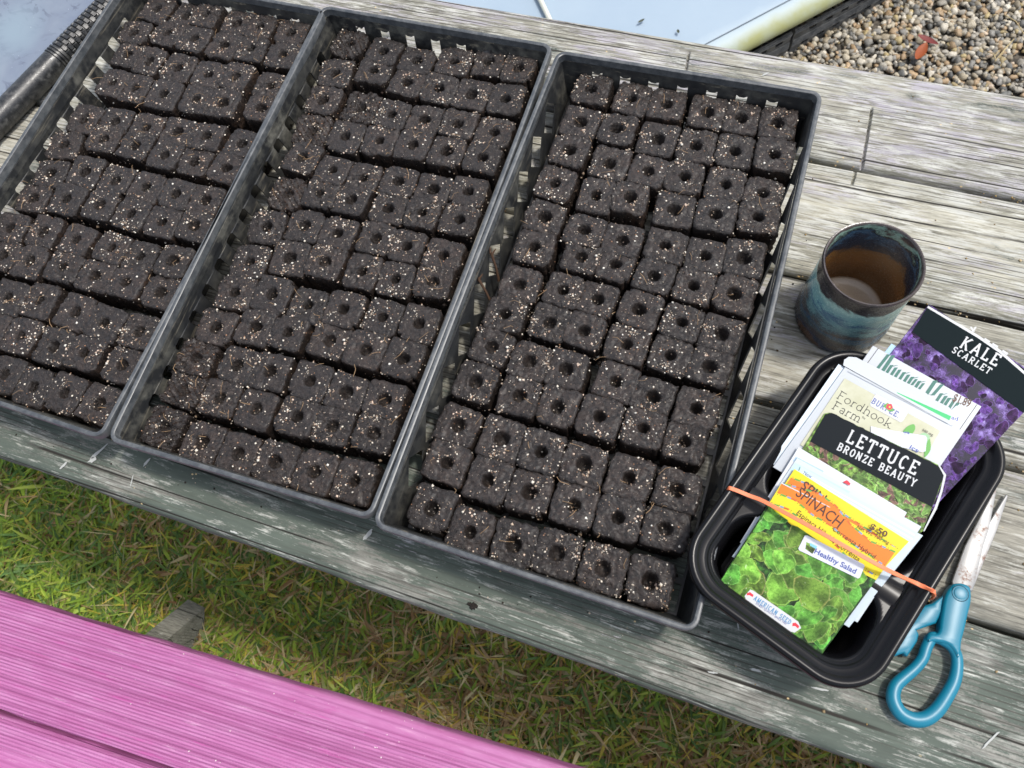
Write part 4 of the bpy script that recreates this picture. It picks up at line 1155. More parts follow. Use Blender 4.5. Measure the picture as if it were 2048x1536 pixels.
def slab_text(txt, h, ln, th):
    V = []; F = []; x = 0; lay = 0; sizes = []
    big = True
    lc = any(c_.islower() for c_ in txt)
    for ch in txt:
        sc_ = 1.0
        g = GL.get(ch, GL[' ']); sizes.append((g, sc_, x)); x += g[0]*sc_+(.02 if lc else .16)
    fx = ln/(x*h)
    def seg(a, c, t):
        nonlocal lay
        a, c = Vector(a), Vector(c); d = (c-a)
        if d.length < 1e-6: return
        d.normalize(); n = Vector((-d.y, d.x))*t/2; e = d*t*.22
        i = len(V); zz = 2e-6*(lay % 8); lay += 1
        for p in (a-e-n, c+e-n, c+e+n, a-e+n): V.append((p.x, p.y, zz))
        F.append((i, i+1, i+2, i+3))
    for g, s_, x0 in sizes:
        tr_ = lambda p: ((x0+p[0]*s_)*h*fx, p[1]*s_*h)
        for st_ in g[1]:
            for a, c in zip(st_, st_[1:]): seg(tr_(a), tr_(c), th*h*(s_**.5))
        for p in g[2]:
            yy = .035 if p[1] == 0 else p[1]-.035
            seg(tr_((p[0]-.085, yy)), tr_((p[0]+.085, yy)), .07*h)
    return V, F
PW = plain('print_white', (.54, .55, .55), .5, spec=.25); PK = plain('print_black', (.02, .02, .02), .4); PNV = plain('print_navy', (.06, .09, .30), .4)
PGR = plain('print_green', (.01, .42, .12), .4); PTL = plain('print_teal_green', (.03, .14, .11), .45); PRED = plain('print_red', (.62, .03, .05), .4); PBL = plain('print_blue', (.06, .22, .42), .4)
PBRN = plain('print_dark_brown', (.07, .025, .01), .4)
def photo_mat(name, stops, scale, bg, bump=.0, det=5):
    b = NB(name)
    w_ = b.noise(None, scale*.8, 4, .6, col=True)
    vv = b.n('ShaderNodeVectorMath', operation='SCALE'); b.L(w_, vv.inputs[0]); vv.inputs['Scale'].default_value = .9/scale
    ad = b.n('ShaderNodeVectorMath', operation='ADD'); b.L(b.co, ad.inputs[0]); b.L(vv.outputs[0], ad.inputs[1])
    d = b.vor(ad.outputs[0], scale, 'SMOOTH_F1'); n = b.noise(ad.outputs[0], scale*3, det, .7, 1.5)
    f = b.math('ADD', b.math('MULTIPLY', b.math('SUBTRACT', 1.0, d), .5), b.math('MULTIPLY', n, .6))
    col = b.ramp(f, stops)
    return b.set(col=col, rough=.4, spec=.14)
M_KALE = photo_mat('kale_photo', [(.50, (.010, .008, .025)), (.60, (.05, .022, .11)), (.68, (.14, .08, .28)), (.77, (.26, .19, .48)), (.86, (.48, .40, .68))], 95, None)
M_LETT = photo_mat('lettuce_photo', [(.45, (.02, .03, .012)), (.56, (.07, .10, .03)), (.64, (.14, .26, .05)), (.74, (.28, .45, .10)), (.88, (.50, .55, .30))], 190, None)
M_SPBG = photo_mat('spinach_dark', [(.45, (.01, .015, .01)), (.6, (.025, .06, .02)), (.75, (.06, .20, .03)), (.9, (.15, .4, .06))], 220, None)
M_BEIGE = NB('beige_print'); M_BEIGE = M_BEIGE.set(col=M_BEIGE.mix(M_BEIGE.step(M_BEIGE.noise(None, 45, 4), .3, .7), (.38, .38, .24), (.50, .50, .38)), rough=.45)
WHT = (.43, .46, .49); BLU = (.34, .46, .56)

# leaves of the printed spinach photograph
def leaf_print(pk, region, n, seed, smin, smax, zspan=.00035, style='spinach'):
    r = random.Random(seed); V = []; F = []; C = []
    base = pk.up(.00005)
    for k in range(n):
        u, v = r.random(), r.random()
        a, b2, c, d = region
        px = a[0]*(1-u)*(1-v)+b2[0]*u*(1-v)+c[0]*u*v+d[0]*(1-u)*v; py = a[1]*(1-u)*(1-v)+b2[1]*u*(1-v)+c[1]*u*v+d[1]*(1-u)*v
        L_ = r.uniform(smin, smax)*(.55+.45*min(1, (k+n*.2)/n)); W_ = L_*(r.uniform(.55, .85) if style != 'lettuce' else r.uniform(.25, .5)); an = r.uniform(0, 6.3)
        z = base+zspan*k/n; i0 = len(V); m = 16; g0 = r.uniform(.55, 1.25); yel = r.uniform(0, 1)
        core = (.06*g0+.06*yel, .25*g0, .028*g0); edge = (.12+.10*yel, .32*g0, .06)
        ph = r.uniform(0, 6)
        if style == 'kale':
            v_ = r.uniform(.35, 1.3); core = (.10*v_, .045*v_, .23*v_) if r.random() < .55 else (.035*v_, .012*v_, .065*v_); edge = (.20*v_, .13*v_, .40*v_)
        if style == 'lettuce':
            v_ = r.uniform(.4, 1.3)
            if r.random() < .35: core, edge = (.16*v_, .09*v_, .06*v_), (.26*v_, .20*v_, .10*v_)
            else: core, edge = (.12*v_, .26*v_, .04*v_), (.38*v_, .50*v_, .16*v_)
        def add(x, y, cc):
            X = px+x*math.cos(an)-y*math.sin(an); Y = py+x*math.sin(an)+y*math.cos(an)
            # keep the print on the paper
            X, Y = clampq(X, Y, region); p = pk.L(X, Y); V.append((p.x, p.y, z)); C.append(cc)
        add(0, 0, core); 
        for ring in (0.5, .9, 1.0):
            for q in range(m):
                t = 2*math.pi*q/m; rr_ = (1+.13*math.sin(3*t+ph)+.06*math.sin(7*t+ph*2))*ring
                sh = .62+.5*math.sin(2*t+ph)*(.6 if ring < 1 else .2)+(.5 if r.random() < .12 else 0)
                cc = tuple(max(0, x*sh*1.2) for x in core) if ring < .95 else tuple(x*r.uniform(.8, 1.1) for x in edge)
                add(L_*.5*math.cos(t)*rr_, W_*.5*math.sin(t)*rr_, cc)
        for q in range(m):
            F.append((i0, i0+1+q, i0+1+(q+1) % m, i0))
        F = [f if len(set(f)) == 4 else f[:3] for f in F]
        for rg in range(2):
            for q in range(m):
                a1, a2 = i0+1+rg*m+q, i0+1+rg*m+(q+1) % m
                F.append((a1, a1+m, a2+m, a2))
    me = bpy.data.meshes.new('photo_print'); me.from_pydata(V, [], F); me.update()
    at = me.color_attributes.new('tint', 'FLOAT_COLOR', 'POINT')
    at.data.foreach_set('color', np.c_[np.array(C), np.ones(len(C))].astype(np.float32).ravel())
    me.materials.append(M_KALEP if style == 'kale' else M_LEAFP); o = bpy.data.objects.new('photo_print', me); link(o, pk.root); fix_up(o)
    pk.z = base+zspan+.00003
def clampq(x, y, q):
    # clamp to convex quad by pulling towards its centre
    cx_ = sum(p[0] for p in q)/4; cy_ = sum(p[1] for p in q)/4; t = 1.0
    for i in range(4):
        a, b2 = q[i], q[(i+1) % 4]
        def sd(X, Y): return (b2[0]-a[0])*(Y-a[1])-(b2[1]-a[1])*(X-a[0])
        s0, s1 = sd(cx_, cy_), sd(x, y)
        if s0*s1 < 0: t = min(t, s0/(s0-s1))
    return cx_+(x-cx_)*t, cy_+(y-cy_)*t
b_ = NB('leaf_print'); nz = b_.noise(None, 520, 4, .7); nz2 = b_.noise(None, 240, 3, .6, 1)
c_ = b_.mix(b_.step(nz, .3, .7), b_.mix(1.0, b_.attr('tint'), (.5, .6, .45), 'MULTIPLY'), b_.mix(1.0, b_.attr('tint'), (1.9, 1.7, 2.2), 'MULTIPLY'))
c_ = b_.mix(b_.math('MULTIPLY', b_.step(nz2, .66, .76), .55), c_, (.62, .75, .45))
b_.set(col=c_, rough=.38, spec=.2); M_LEAFP = b_.m
b_ = NB('kale_print'); nz = b_.noise(None, 700, 5, .75, 1.5); c_ = b_.mix(b_.step(nz, .35, .62), b_.mix(1.0, b_.attr('tint'), (.35, .28, .42), 'MULTIPLY'), b_.mix(1.0, b_.attr('tint'), (1.9, 1.9, 1.6), 'MULTIPLY')); b_.set(col=c_, rough=.4, spec=.05); M_KALEP = b_.m
# --- kale (lowest, leaning out over the back rim)
pk = Packet('small light blue packet edge sticking out behind the purple kale packet', [(1783, 687), (1980, 800), (1800, 1000), (1590, 930)], -1, (.30, .48, .66))
pk = Packet('seed packet with a purple kale photo and black band, leaning over the back rim', [(1858, 608), (2100, 768), (1845, 1040), (1617, 921)], 0, M_KALE, th=.0016)
leaf_print(pk, [(1826, 660), (2050, 822), (1847, 1036), (1621, 919)], 280, 31, 9, 34, .0004, 'kale')
pk.shape('print_band', [(1857, 611), (2098, 771), (2046, 826), (1824, 664)], plain('print_charcoal', (.008, .014, .016), .6, spec=.04))
pk.shape('print_line', [(1856, 612), (1955, 670), (2000, 700), (2090, 780), (2088, 784), (1998, 706), (1953, 675), (1854, 616)], PW)
for a, c in (((1941, 654), (1947, 664)), ((1951, 654), (1945, 664))): pk.shape('print_mark', [(a[0]-2, a[1]), (a[0]+2, a[1]), (c[0]+2, c[1]), (c[0]-2, c[1])], PW)
for x, y in ((1974, 679), (1990, 689), (2010, 703)): pk.shape('print_mark', [(x-5, y-3), (x+6, y+4), (x+3, y+8), (x-7, y+1)], PW)
pk.text('KALE', (1917, 694), (1995, 736), 23, PW, 'slab', bold=.135)
pk.text('SCARLET', (1901, 704), (1979, 751), 12.5, PW, 'slab', bold=.15)
# --- white packet with green blackletter heading
pk = Packet('white seed packet with green blackletter heading and a $1.89 price', [(1746, 691), (1963, 813), (1800, 1050), (1590, 915)], 1.6, WHT)
for a, c in (((1756, 696), (1600, 912)), ((1953, 809), (1808, 1020))): pk.shape('print_line', [(a[0], a[1]), (a[0]+1.6, a[1]), (c[0]+1.6, c[1]), (c[0], c[1])], PK)
def blackletter(pk, p0, p1, h, pat, mat):
    a, b2 = pk.L(*p0), pk.L(*p1); d = Vector((b2.x-a.x, b2.y-a.y)); L_ = d.length; d.normalize(); n = Vector((-d.y, d.x)); hh = h/CF*.70
    V = []; F = []; x = 0; tot = sum(w for w, _ in pat); z = pk.up()
    k_ = [0]
    def q(x0, y0, x1, y1, t, sl=0):
        i = len(V); zz = z+2e-6*(k_[0] % 8); k_[0] += 1
        for X, Y in ((x0-t/2, y0), (x0+t/2, y0+t*.3), (x1+t/2, y1+t*.3), (x1-t/2, y1)):
            P_ = Vector((a.x, a.y))+d*(X/tot*L_)+n*(Y*hh); V.append((P_.x, P_.y, zz))
        F.append((i, i+1, i+2, i+3))
    for w_, g_ in pat:
        for (x0, y0, x1, y1, t) in g_:
            t *= 1.45
            q(x+x0, y0, x+x1, y1, t)
        x += w_
    o = mesh_obj('lettering', V, F, mat, pk.root); fix_up(o)
n_ = [(.15, 0, .15, .7, .16), (.15, .62, .5, .8, .12), (.55, 0, .55, .7, .16)]
e_ = [(.15, 0, .15, .7, .16), (.15, .62, .5, .8, .12), (.5, .7, .45, .4, .14), (.15, .3, .5, .45, .1), (.15, 0, .5, .1, .1)]
P_ = [(.15, 0, .15, 1.0, .2), (.15, .95, .7, 1.05, .14), (.75, 1.0, .6, .45, .18), (.2, .4, .6, .5, .1)]
A_ = [(.1, .9, .8, 1.1, .16), (.3, 0, .45, 1.0, .18), (.8, 0, .8, 1.05, .2)]
blackletter(pk, (1738, 747), (1903, 842), 48, [(1, A_), (.75, n_), (.4, [(.15, 0, .15, .7, .16)]), (.75, n_), (.65, e_), (.65, e_), (.35, []), (.95, P_), (.7, n_), (.75, n_), (.5, [(.15, 0, .15, .7, .16)])], PTL)
pk.text('$1.89', (1904, 801), (1938, 815), 15, PBRN, bold=.02)
st_ = pk.shape('sticker', [(1912, 812), (1925, 811), (1926, 845), (1895, 850), (1893, 830)], plain('sticker_paper', (.70, .73, .80), .4))
pk.text('ad', (1901, 838), (1915, 842), 8, PNV, bold=.02)
# --- packet edge at the far left of the stack
pk = Packet('white packet with a blue edge, behind the cream farm packet at the left', [(1677, 728), (1900, 850), (1770, 1060), (1540, 925)], 2.4, (.60, .68, .74))
# --- cream packet with open flap
pk = Packet('white seed packet with raised flap and cream panel reading Fordhook Farm', [(1690, 734), (1922, 860), (1782, 1078), (1546, 934)], 3.6, WHT)
fl = pk.shape('flap', [(1686, 731), (1688, 720), (1697, 714), (1712, 715), (1850, 785), (1868, 800), (1898, 815), (1905, 825), (1903, 836), (1896, 848)], plain('flap_paper', (.52, .55, .57), .5, spec=.15), .0006)
pk.shape('print_stripe', [(1794, 785), (1902, 833), (1898, 841), (1793, 786)], PGR)
pk.shape('crease', [(1696, 742), (1905, 852), (1905, 853), (1695, 743)], plain('crease_grey', (.42, .45, .48), .5))
pk.shape('print_panel', [(1689, 757), (1880, 862), (1800, 1000), (1600, 890)], M_BEIGE)
pk.text('Fordhook', (1671, 796), (1779, 858), 17, PK, 'slab', bold=.075)
pk.text('Farm', (1662, 817), (1718, 847), 17, PK, 'slab', bold=.075)
pk.text('TM', (1722, 836), (1728, 840), 4, PK)
pk.shape('print_badge', [(1748, 792), (1752, 788), (1814, 822), (1815, 827), (1805, 843), (1800, 845), (1741, 813), (1739, 808)], PW)
pk.text('BURPEE.', (1741, 806), (1797, 838), 11, PNV, 'slab', bold=.13)
pk.shape('print_leaf', [(1765, 812), (1775, 806), (1788, 822), (1778, 824)], plain('print_leaf_green', (.08, .30, .06), .4))
ro = [(1778+6.5*math.cos(a)*(1+.1*math.sin(5*a)), 814+6*math.sin(a)*(1+.1*math.sin(5*a))) for a in [2*math.pi*i/20 for i in range(20)]]
pk.shape('print_flower', ro, PRED); pk.shape('print_flower_centre', [(1777, 813), (1780, 813), (1780, 816), (1777, 816)], plain('print_yellow', (.8, .6, .05), .4))
zc = plain('print_zucchini', (.10, .33, .06), .4)
pk.shape('print_vegetable', [(1804, 868), (1812, 855), (1824, 849), (1829, 852), (1828, 862), (1816, 875)], zc, smooth_pts=True)
pk.shape('print_vegetable', [(1834, 875), (1846, 866), (1858, 872), (1857, 884), (1842, 886)], plain('print_squash', (.26, .45, .25), .4), smooth_pts=True)
pk.shape('print_vegetable', [(1850, 895), (1858, 878), (1860, 900), (1848, 915)], zc, smooth_pts=True)
pk.text('500 mg', (1843, 862), (1864, 873), 5, PK)
stm = plain('sticker_paper_white', (.58, .60, .65), .5, spec=.25)
pk.shape('sticker', [(1741, 853), (1760, 858), (1850, 872), (1853, 877), (1850, 903), (1843, 905), (1740, 880)], stm, .0001)
pk.text('gs', (1805, 868), (1818, 869), 6, PNV, bold=.02)
pk.text('ics', (1817, 897), (1834, 906), 8, PNV, bold=.02)
# --- lettuce
pk = Packet('seed packet with a lettuce photo and torn black band reading Lettuce Bronze Beauty', [(1649, 827), (1660, 825), (1876, 929), (1890, 950), (1846, 1062), (1776, 1110), (1548, 990)], 5.0, M_LETT, th=.0014)
leaf_print(pk, [(1625, 878), (1862, 1012), (1846, 1058), (1585, 940)], 150, 33, 14, 42, .0004, 'lettuce')
ptb = [(1650, 829), (1663, 826)]
for i in range(1, 24): ptb.append((1663+(1873-1663)*i/24+R.uniform(-.8, .8), 826+(930-826)*i/24+R.uniform(-1.4, 1.4)))
ptb += [(1874, 931), (1887, 951), (1864, 1014), (1620, 883)]
pk.shape('print_band', ptb, plain('print_charcoal_soft', (.011, .014, .017), .55, spec=.07))
pk.shape('torn_edge', [(1875, 929), (1878, 930), (1892, 950), (1884, 985), (1873, 1018), (1848, 1063), (1846, 1062), (1869, 1014), (1880, 983), (1887, 951)], PW)
pk.text('LETTUCE', (1690, 883), (1834, 953), 25, PW, 'slab', bold=.14)
pk.text('BRONZE BEAUTY', (1672, 899), (1831, 976), 14.5, PW, 'slab', bold=.155)
# --- plain white packets
pk = Packet('plain white packet just below the lettuce packet, topmost of the white ones', [(1597, 894), (1814, 1025), (1700, 1215), (1480, 1085)], 6.1, (.56, .58, .61))
pk.shape('print_panel', [(1592, 913), (1648, 942), (1640, 952), (1585, 922)], plain('print_pale_blue', BLU, .45))
pk.shape('print_mark', [(1686, 965), (1693, 961), (1700, 967), (1699, 970)], PRED)
pk = Packet('pale grey-white packet second of the plain ones, with a red dot of print', [(1594, 916), (1843, 1053), (1715, 1245), (1470, 1105)], 6.9, (.48, .54, .57))
pk.shape('print_panel', [(1590, 925), (1700, 983), (1690, 1000), (1580, 940)], plain('print_pale_aqua', (.42, .60, .64), .45))
pk.shape('print_mark', [(1686, 964), (1694, 960), (1701, 967), (1699, 971)], PRED)
pk = Packet('pale aqua packet with its white right edge showing beside the spinach packets', [(1590, 938), (1846, 1071), (1698, 1255), (1464, 1113)], 7.7, (.45, .53, .58))
pk.shape('print_panel', [(1602, 932), (1836, 1066), (1800, 1110), (1585, 975)], plain('print_pale_mint', (.46, .60, .58), .45))
for k in range(3):
    pk.shape('print_line', [(1606+k*3, 944+k*7), (1830-k*5, 1069+k*8), (1829-k*5, 1072+k*8), (1605+k*3, 946+k*7)], plain('print_pale_line', (.68, .75, .76), .4))
pk.text('New', (1606, 948), (1622, 957), 7, PNV)
# --- spinach packets
YEL = (.66, .53, .01); ORG = (.68, .17, .01)
M_YEL = plain('print_yellow_field', YEL, .35); M_ORG = plain('print_orange_band', ORG, .35)
def spinach_header(pk, band_top, band_bot, y_bot):
    pk.shape('print_band', [*band_top, *reversed(band_bot)], M_ORG)
    # the woven border: tiny stitches in black, green and blue along the orange band
    cols = [plain('stitch_black', (.03, .03, .02), .4), plain('stitch_green', (.12, .33, .05), .4), plain('stitch_blue', (.20, .30, .45), .4), plain('stitch_rust', (.55, .12, .02), .4)]
    for line in (band_top, band_bot, y_bot):
        segs = {0: [], 1: [], 2: [], 3: []}
        tot = 0
        for (a, c) in zip(line, line[1:]):
            L_ = math.hypot(c[0]-a[0], c[1]-a[1]); n = int(L_/2.6)
            for i in range(n):
                t = (i+.5)/n; x, y = a[0]+(c[0]-a[0])*t, a[1]+(c[1]-a[1])*t; tot += 1
                m = 2 if (tot//3) % 7 == 3 else (1 if (tot//4) % 4 == 1 else (3 if (tot//4) % 4 == 3 else 0))
                s_ = 2.4 if m else 1.0
                oy = (tot % 2-.5)*4.6 if m == 0 else 0
                segs[m].append([(x-s_, y+oy), (x, y-s_+oy), (x+s_, y+oy), (x, y+s_+oy)])
        z = pk.up(.00003)
        for m, sg in segs.items():
            V = []; F = []
            for q in sg:
                i = len(V); V += [(lambda p: (p.x, p.y, z+m*4e-6))(pk.L(*p)) for p in q]; F.append((i, i+1, i+2, i+3))
            if V: o = mesh_obj('print_border', V, F, cols[m], pk.root); fix_up(o)
pk = Packet('second spinach packet, showing above the front one, yellow top with $.50 price', [(1589, 938), (1818, 1083), (1672, 1240), (1470, 1120)], 8.8, M_YEL)
spinach_header(pk, [(1582, 955), (1625, 972), (1655, 1002), (1690, 1030), (1745, 1065), (1796, 1100)], [(1566, 978), (1620, 1002), (1660, 1040), (1700, 1060), (1748, 1090), (1788, 1112)], [(1560, 985), (1600, 1000)])
pk.text('SPIN', (1599, 977), (1643, 1008), 20, PBRN, bold=.008)
pk = Packet('front spinach packet with orange band, leafy photo and Healthy Salad sticker', [(1563, 966), (1797, 1099), (1642, 1311), (1436, 1168)], 10.2, M_SPBG)
pk.shape('print_field', [(1563, 966), (1797, 1099), (1752, 1160), (1700, 1135), (1600, 1065), (1537, 1008), (1536, 1010)], M_YEL)
spinach_header(pk, [(1563, 967), (1600, 976), (1640, 988), (1672, 1012), (1700, 1048), (1740, 1082), (1790, 1104)], [(1554, 986), (1590, 1000), (1625, 1030), (1660, 1050), (1700, 1085), (1740, 1110), (1770, 1133)], [(1540, 1006), (1575, 1018), (1610, 1045), (1650, 1068), (1700, 1120), (1752, 1152)])
pk.shape('white_edge', [(1563, 965), (1660, 1014), (1660, 1015.4), (1562, 967)], PW)  # thin white line along the packet's top edge
pk.text('SPINACH', (1590, 990), (1676, 1056), 21, PBRN, bold=.008)
pk.text('Correnta Hybrid', (1664, 1060), (1748, 1118), 9, PBRN)
pk.text('Espinaca Hibrida Correnta', (1592, 1028), (1716, 1124), 10, PBRN)
pk.text('$.50', (1738, 1056), (1771, 1075), 11, PBRN, bold=.03)
pk.text('Net Wt. 700 mg', (1713, 1056), (1776, 1089), 7, PBRN)
leaf_print(pk, [(1537, 1014), (1748, 1158), (1641, 1308), (1438, 1167)], 90, 21, 40, 92)
pk.shape('print_banner', [(1500, 1179), (1506, 1181), (1596, 1243), (1602, 1256), (1589, 1265), (1581, 1263), (1493, 1203), (1489, 1192)], PW)
pk.shape('print_mark', [(1494, 1186), (1500, 1184), (1507, 1190), (1505, 1194), (1498, 1190), (1493, 1191)], PRED)
pk.shape('print_mark', [(1585, 1246), (1591, 1245), (1598, 1252), (1596, 1257), (1590, 1252), (1584, 1252)], PRED)
pk.text('AMERICAN SEED', (1506, 1199), (1580, 1250), 8.5, PBL, 'slab', bold=.14)
pk.text('FINEST QUALITY SINCE 1907', (1511, 1208), (1572, 1250), 4, PNV)
sp = pk.shape('sticker', [(1609, 1071), (1614, 1071), (1727, 1129), (1728, 1133), (1719, 1155), (1715, 1157), (1598, 1101), (1596, 1097)], stm, .0004)
pk.shape('print_picture', [(1612, 1084), (1633, 1094), (1624, 1108), (1610, 1098)], M_LETT)
pk.shape('print_picture', [(1620, 1086), (1634, 1093), (1631, 1098), (1619, 1091)], plain('print_sky_blue', (.2, .5, .7), .4))
pk.text('Healthy Salad', (1627, 1106), (1709, 1148), 10, PNV, bold=.02)

# ------------------------------------------------------------------ rubber band
def bandpt(px, py, z): return un(px, py, z)
bpts = [((1461, 990), .058), ((1457, 977), .0745), ((1468, 979), .0762), ((1500, 992), .0752), ((1528, 1003), .0770), ((1600, 1042), .0825), ((1680, 1087), .0855), ((1760, 1132), .0840), ((1800, 1152), .0785), ((1840, 1170), .0764), ((1864, 1181), .0762), ((1869, 1187), .0745), ((1862, 1198), .058)]
cl = catmull([tuple(un(*p, z)) for p, z in bpts], 6, False)
rings = []
n = len(cl)
for i, p in enumerate(cl):
    d = (cl[min(i+1, n-1)]-cl[max(i-1, 0)]).normalized()
    s_ = d.cross(Vector((0, 0, 1))).normalized(); u_ = s_.cross(d)
    t = i/(n-1); tw = 0 if t < .62 else math.sin((t-.62)*26)*1.2*min(1, (t-.62)*6)
    a_ = s_*math.cos(tw)+u_*math.sin(tw); b2_ = u_*math.cos(tw)-s_*math.sin(tw)
    wv, tv = .0016, .0005
    rings.append([p+a_*wv*x+b2_*tv*y for x, y in ((-1, -1), (1, -1), (1, 1), (-1, 1))])
V, F = loft(rings, True, True, True)
o = mesh_obj('rubber_band', V, F, plain('orange_rubber', (.78, .20, .09), .5, Subsurface_Weight=.05)); smooth_angle(o, 50)
tag(o, 'orange rubber band stretched over the packets and the container', 'rubber band')

# ------------------------------------------------------------------ scissors
sci = empty('scissors', tuple(un(1918, 1187, 0))); tag(sci, 'pair of scissors with teal plastic handles lying half under the container', 'scissors')
def ZS(x, y): return (1740+x/3.023, 950+y/3.023)
org = sci.location.copy()
def spoly(name, pts, z0, z1, bev, mat, sub=0, zz=None, smooth=True):
    P = [un(*ZS(*p), z1)-org for p in pts]
    if sub: P = catmull([(p.x, p.y, 0) for p in P], sub)
    o = mesh_obj(name, *extrude_poly([(p.x, p.y) for p in P], z0, z1, bev), mat, sci)
    smooth_angle(o, 50); return o
b_ = NB('rusty_steel'); n1 = b_.noise(None, 90, 5, .7); n2 = b_.noise(None, 420, 3, .6)
ru = b_.math('MULTIPLY', b_.step(n1, .52, .64), b_.step(n2, .42, .6))
b_.set(col=b_.mix(ru, (.30, .30, .295), (.17, .09, .06)), rough=b_.ramp(n1, [(.3, .35), (.7, .55)]), metal=b_.ramp(ru, [(0, .5), (1, .1)]), norm=b_.bump(n2, .1, .0004)); M_ST = b_.m
b_ = NB('teal_plastic'); b_.set(col=(.004, .165, .255), rough=.38, spec=.5, norm=b_.bump(b_.noise(None, 700, 2), .08, .0003)); M_TEAL = b_.m
spoly('blade', [(505, 690), (498, 640), (575, 430), (650, 285), (752, 92), (762, 88), (765, 100), (720, 330), (690, 420), (620, 700)], .0058, .0076, .0005, M_ST)
spoly('blade', [(540, 700), (560, 640), (640, 420), (822, 120), (832, 118), (833, 135), (770, 330), (700, 500), (617, 705)], .0034, .0052, .0005, M_ST)
spoly('handle', [(497, 668), (515, 656), (560, 654), (598, 668), (614, 690), (616, 760), (598, 840), (578, 930), (558, 1010), (552, 1090), (530, 1110), (505, 1060), (470, 1025), (430, 1015), (385, 1010), (352, 1015), (345, 985), (362, 960), (400, 958), (420, 940), (432, 860), (450, 750), (470, 700)], .0036, .0125, .0024, M_TEAL, 3)
loop = [(372, 985), (340, 1045), (318, 1110), (270, 1170), (205, 1225), (158, 1270), (140, 1325), (148, 1380), (185, 1440), (245, 1474), (305, 1480), (360, 1460), (415, 1410), (470, 1325), (508, 1250), (525, 1170), (522, 1090), (490, 1035), (440, 1000), (400, 985)]
lp = catmull([tuple(un(*ZS(*p), .0075)-org) for p in loop], 4)
rd = [.0046+.0014*max(0, math.sin((i/len(lp)-.15)*math.pi*1.6)) for i in range(len(lp))]
o = mesh_obj('finger_loop', *tube(lp, rd, 14, .85, closed=True), M_TEAL, sci, True); smooth_angle(o, 60)
spoly('handle', [(447, 727), (450, 760), (440, 830), (404, 896), (350, 915), (285, 938), (300, 962), (290, 1005), (262, 1050), (228, 1098), (214, 1092), (205, 1078), (150, 1098), (112, 1112), (100, 1100), (150, 1000), (250, 880), (320, 790), (380, 775)], .0030, .0095, .0020, M_TEAL, 0)
c0 = un(1921, 1187, .0128)-org
V, F = loft([[(c0.x+r_*math.cos(a), c0.y+r_*math.sin(a), z) for a in [2*math.pi*k/32 for k in range(32)]] for r_, z in ((.0062, .0118), (.0062, .0126), (.0056, .0127), (.0054, .0120), (.0050, .0120), (.0048, .0131), (.0035, .0134))], True, False, True)
pr_ = mesh_obj('pivot_ring', *tube([(c0.x+.0064*math.cos(a), c0.y+.0064*math.sin(a), .0124) for a in [2*math.pi*k/32 for k in range(32)]], .0004, 6, closed=True), plain('dark_teal', (.004, .05, .08), .5), sci, True)
o = mesh_obj('pivot', V, F, M_TEAL, sci, True); smooth_angle(o, 40)

# ------------------------------------------------------------------ black tube and pale sheet at the left end of the table
ta, tb = un(0, 243, .016), un(232, 6, .016)
td = (tb-ta).normalized(); t0 = ta-td*.55; t1 = tb+td*.28; ring_p = un(116, 118, .016)
rt = .0155
tubeo = empty('black_tube', tuple(ta)); tag(tubeo, 'black plastic tube with a studded grip lying along the left tray', 'tube')
M_TB = NB('tube_plastic'); _n = M_TB.noise(None, 140, 5, .7); _n2 = M_TB.noise(None, 700, 3)
M_TB = M_TB.set(col=M_TB.mix(M_TB.step(_n, .5, .7), (.020, .021, .022), (.085, .085, .082)), rough=M_TB.ramp(_n, [(.35, .22), (.65, .5)]), spec=.6, norm=M_TB.bump(_n2, .25, .0006))
rel = lambda p: p-ta
V, F = tube([rel(t0), rel(ring_p-td*.004)], rt, 40); o = mesh_obj('smooth_tube', V, F, M_TB, tubeo); smooth_angle(o)
V, F = tube([rel(ring_p-td*.004), rel(t1)], rt-.0016, 32); o = mesh_obj('grip', V, F, M_TB, tubeo); smooth_angle(o); grip = o
for k in range(3):
    a = ring_p+td*(k*.0042-.002)
    V, F = tube([rel(a-td*.0009), rel(a+td*.0009)], rt+.0008, 40); o = mesh_obj('ring', V, F, M_TB, tubeo); smooth_angle(o, 50)
sd_v = td.cross(Vector((0, 0, 1))).normalized(); su = sd_v.cross(td)
studs = []
x = .013; row = 0
base_bx = box(-.0027, .0027, -.0033, .0033, 0, .0020)
Ltot = (t1-ring_p).length
me_s = None
cnt = 0
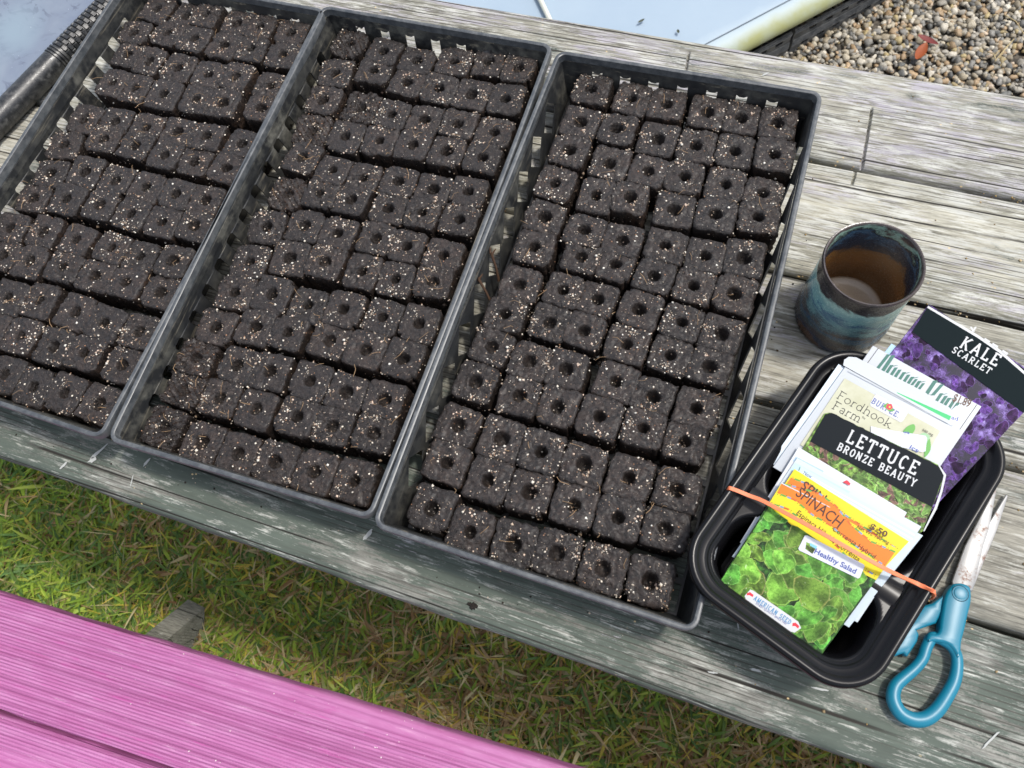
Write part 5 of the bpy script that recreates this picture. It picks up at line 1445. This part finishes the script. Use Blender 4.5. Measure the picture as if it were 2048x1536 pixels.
while x < Ltot:
    for k in range(7):
        a = math.radians(-8+k*28+(14 if row % 2 else 0))
        n_v = sd_v*math.cos(a)+su*math.sin(a); t_v = td.cross(n_v)
        p = ring_p+td*x+n_v*(rt-.0018)
        Mx = Matrix((td, t_v, n_v)).transposed().to_4x4(); Mx.translation = rel(p)
        if me_s is None:
            vs, fs = loft([[(x_*s_, y_*s2, z_) for x_, y_ in rrect(.0028, .0034, .0009, 3)] for s_, s2, z_ in ((1, 1, 0), (1, 1, .0014), (.8, .84, .0021))], True, False, True)
            so_ = mesh_obj('stud', vs, fs, M_TB, grip); smooth_angle(so_, 40); me_s = so_.data
        else:
            so_ = bpy.data.objects.new('stud', me_s); link(so_, grip)
        so_.matrix_local = Mx; cnt += 1
    x += .0066; row += 1
# pale sheet beyond the tube
b_ = NB('pale_sheet'); n1 = b_.noise(None, 16, 3, .6, .5); n2 = b_.noise(b_.map(scale=(34, 60, 34), rot=(0, 0, .5)), 1, 5, .62, 1.2)
col = b_.mix(b_.step(n1, .35, .65), (.155, .185, .245), (.20, .235, .285))
fk = b_.math('MULTIPLY', b_.step(n2, .53, .57), b_.step(b_.noise(None, 9, 2), .44, .54))
col = b_.mix(b_.math('MULTIPLY', fk, .75), col, (.085, .10, .145))
col = b_.mix(b_.step(b_.noise(None, 7, 1), .56, .70), col, (.21, .27, .32))
col = b_.mix(b_.math('MULTIPLY', b_.step(b_.vor(None, 170), .07, .04), b_.step(b_.noise(None, 25, 1), .52, .6)), col, (.8, .85, .9))
b_.set(col=col, rough=.45, spec=.4, norm=b_.bump(b_.noise(None, 22, 2), .12, .003))
nv = Vector((-td.y, td.x, 0)).normalized()
if nv.x > 0: nv = -nv
sh = []
e0_, e1_ = t0, t1
prof = [(rt*.86, .010), (rt*.9, .016), (rt*1.0, .0215), (rt*1.12, .0235), (rt*1.3, .0232), (.05, .0225), (.8, .0225), (.8, .0165), (.05, .0165), (rt*1.2, .0100)]
rings = []
for q in (0, 1):
    pb = (e0_, e1_)[q]; rings.append([Vector((pb.x, pb.y, T))+nv*a+Vector((0, 0, z)) for a, z in prof])
V, F = loft(rings, True, True, True)
sheet = mesh_obj('plastic_sheet', V, F, b_.m); smooth_angle(sheet, 40)
tag(sheet, 'large flat pale blue plastic sheet with flaky marks beyond the black tube', 'plastic sheet')
st = []
L_ = (e1_-e0_).length; x = 0
while x < L_-.01:
    a = Vector((e0_.x, e0_.y, T))+td*x+nv*rt*1.22; a.z = T+.0237
    V, F = beam(a, a+td*.0046, .0009, .0008); st.append((V, F)); x += .0085
o = mesh_obj('stitching', *join(*st), plain('dark_stitch', (.10, .11, .13), .5), sheet); o['kind'] = 'stuff'
bpy.context.view_layer.update()
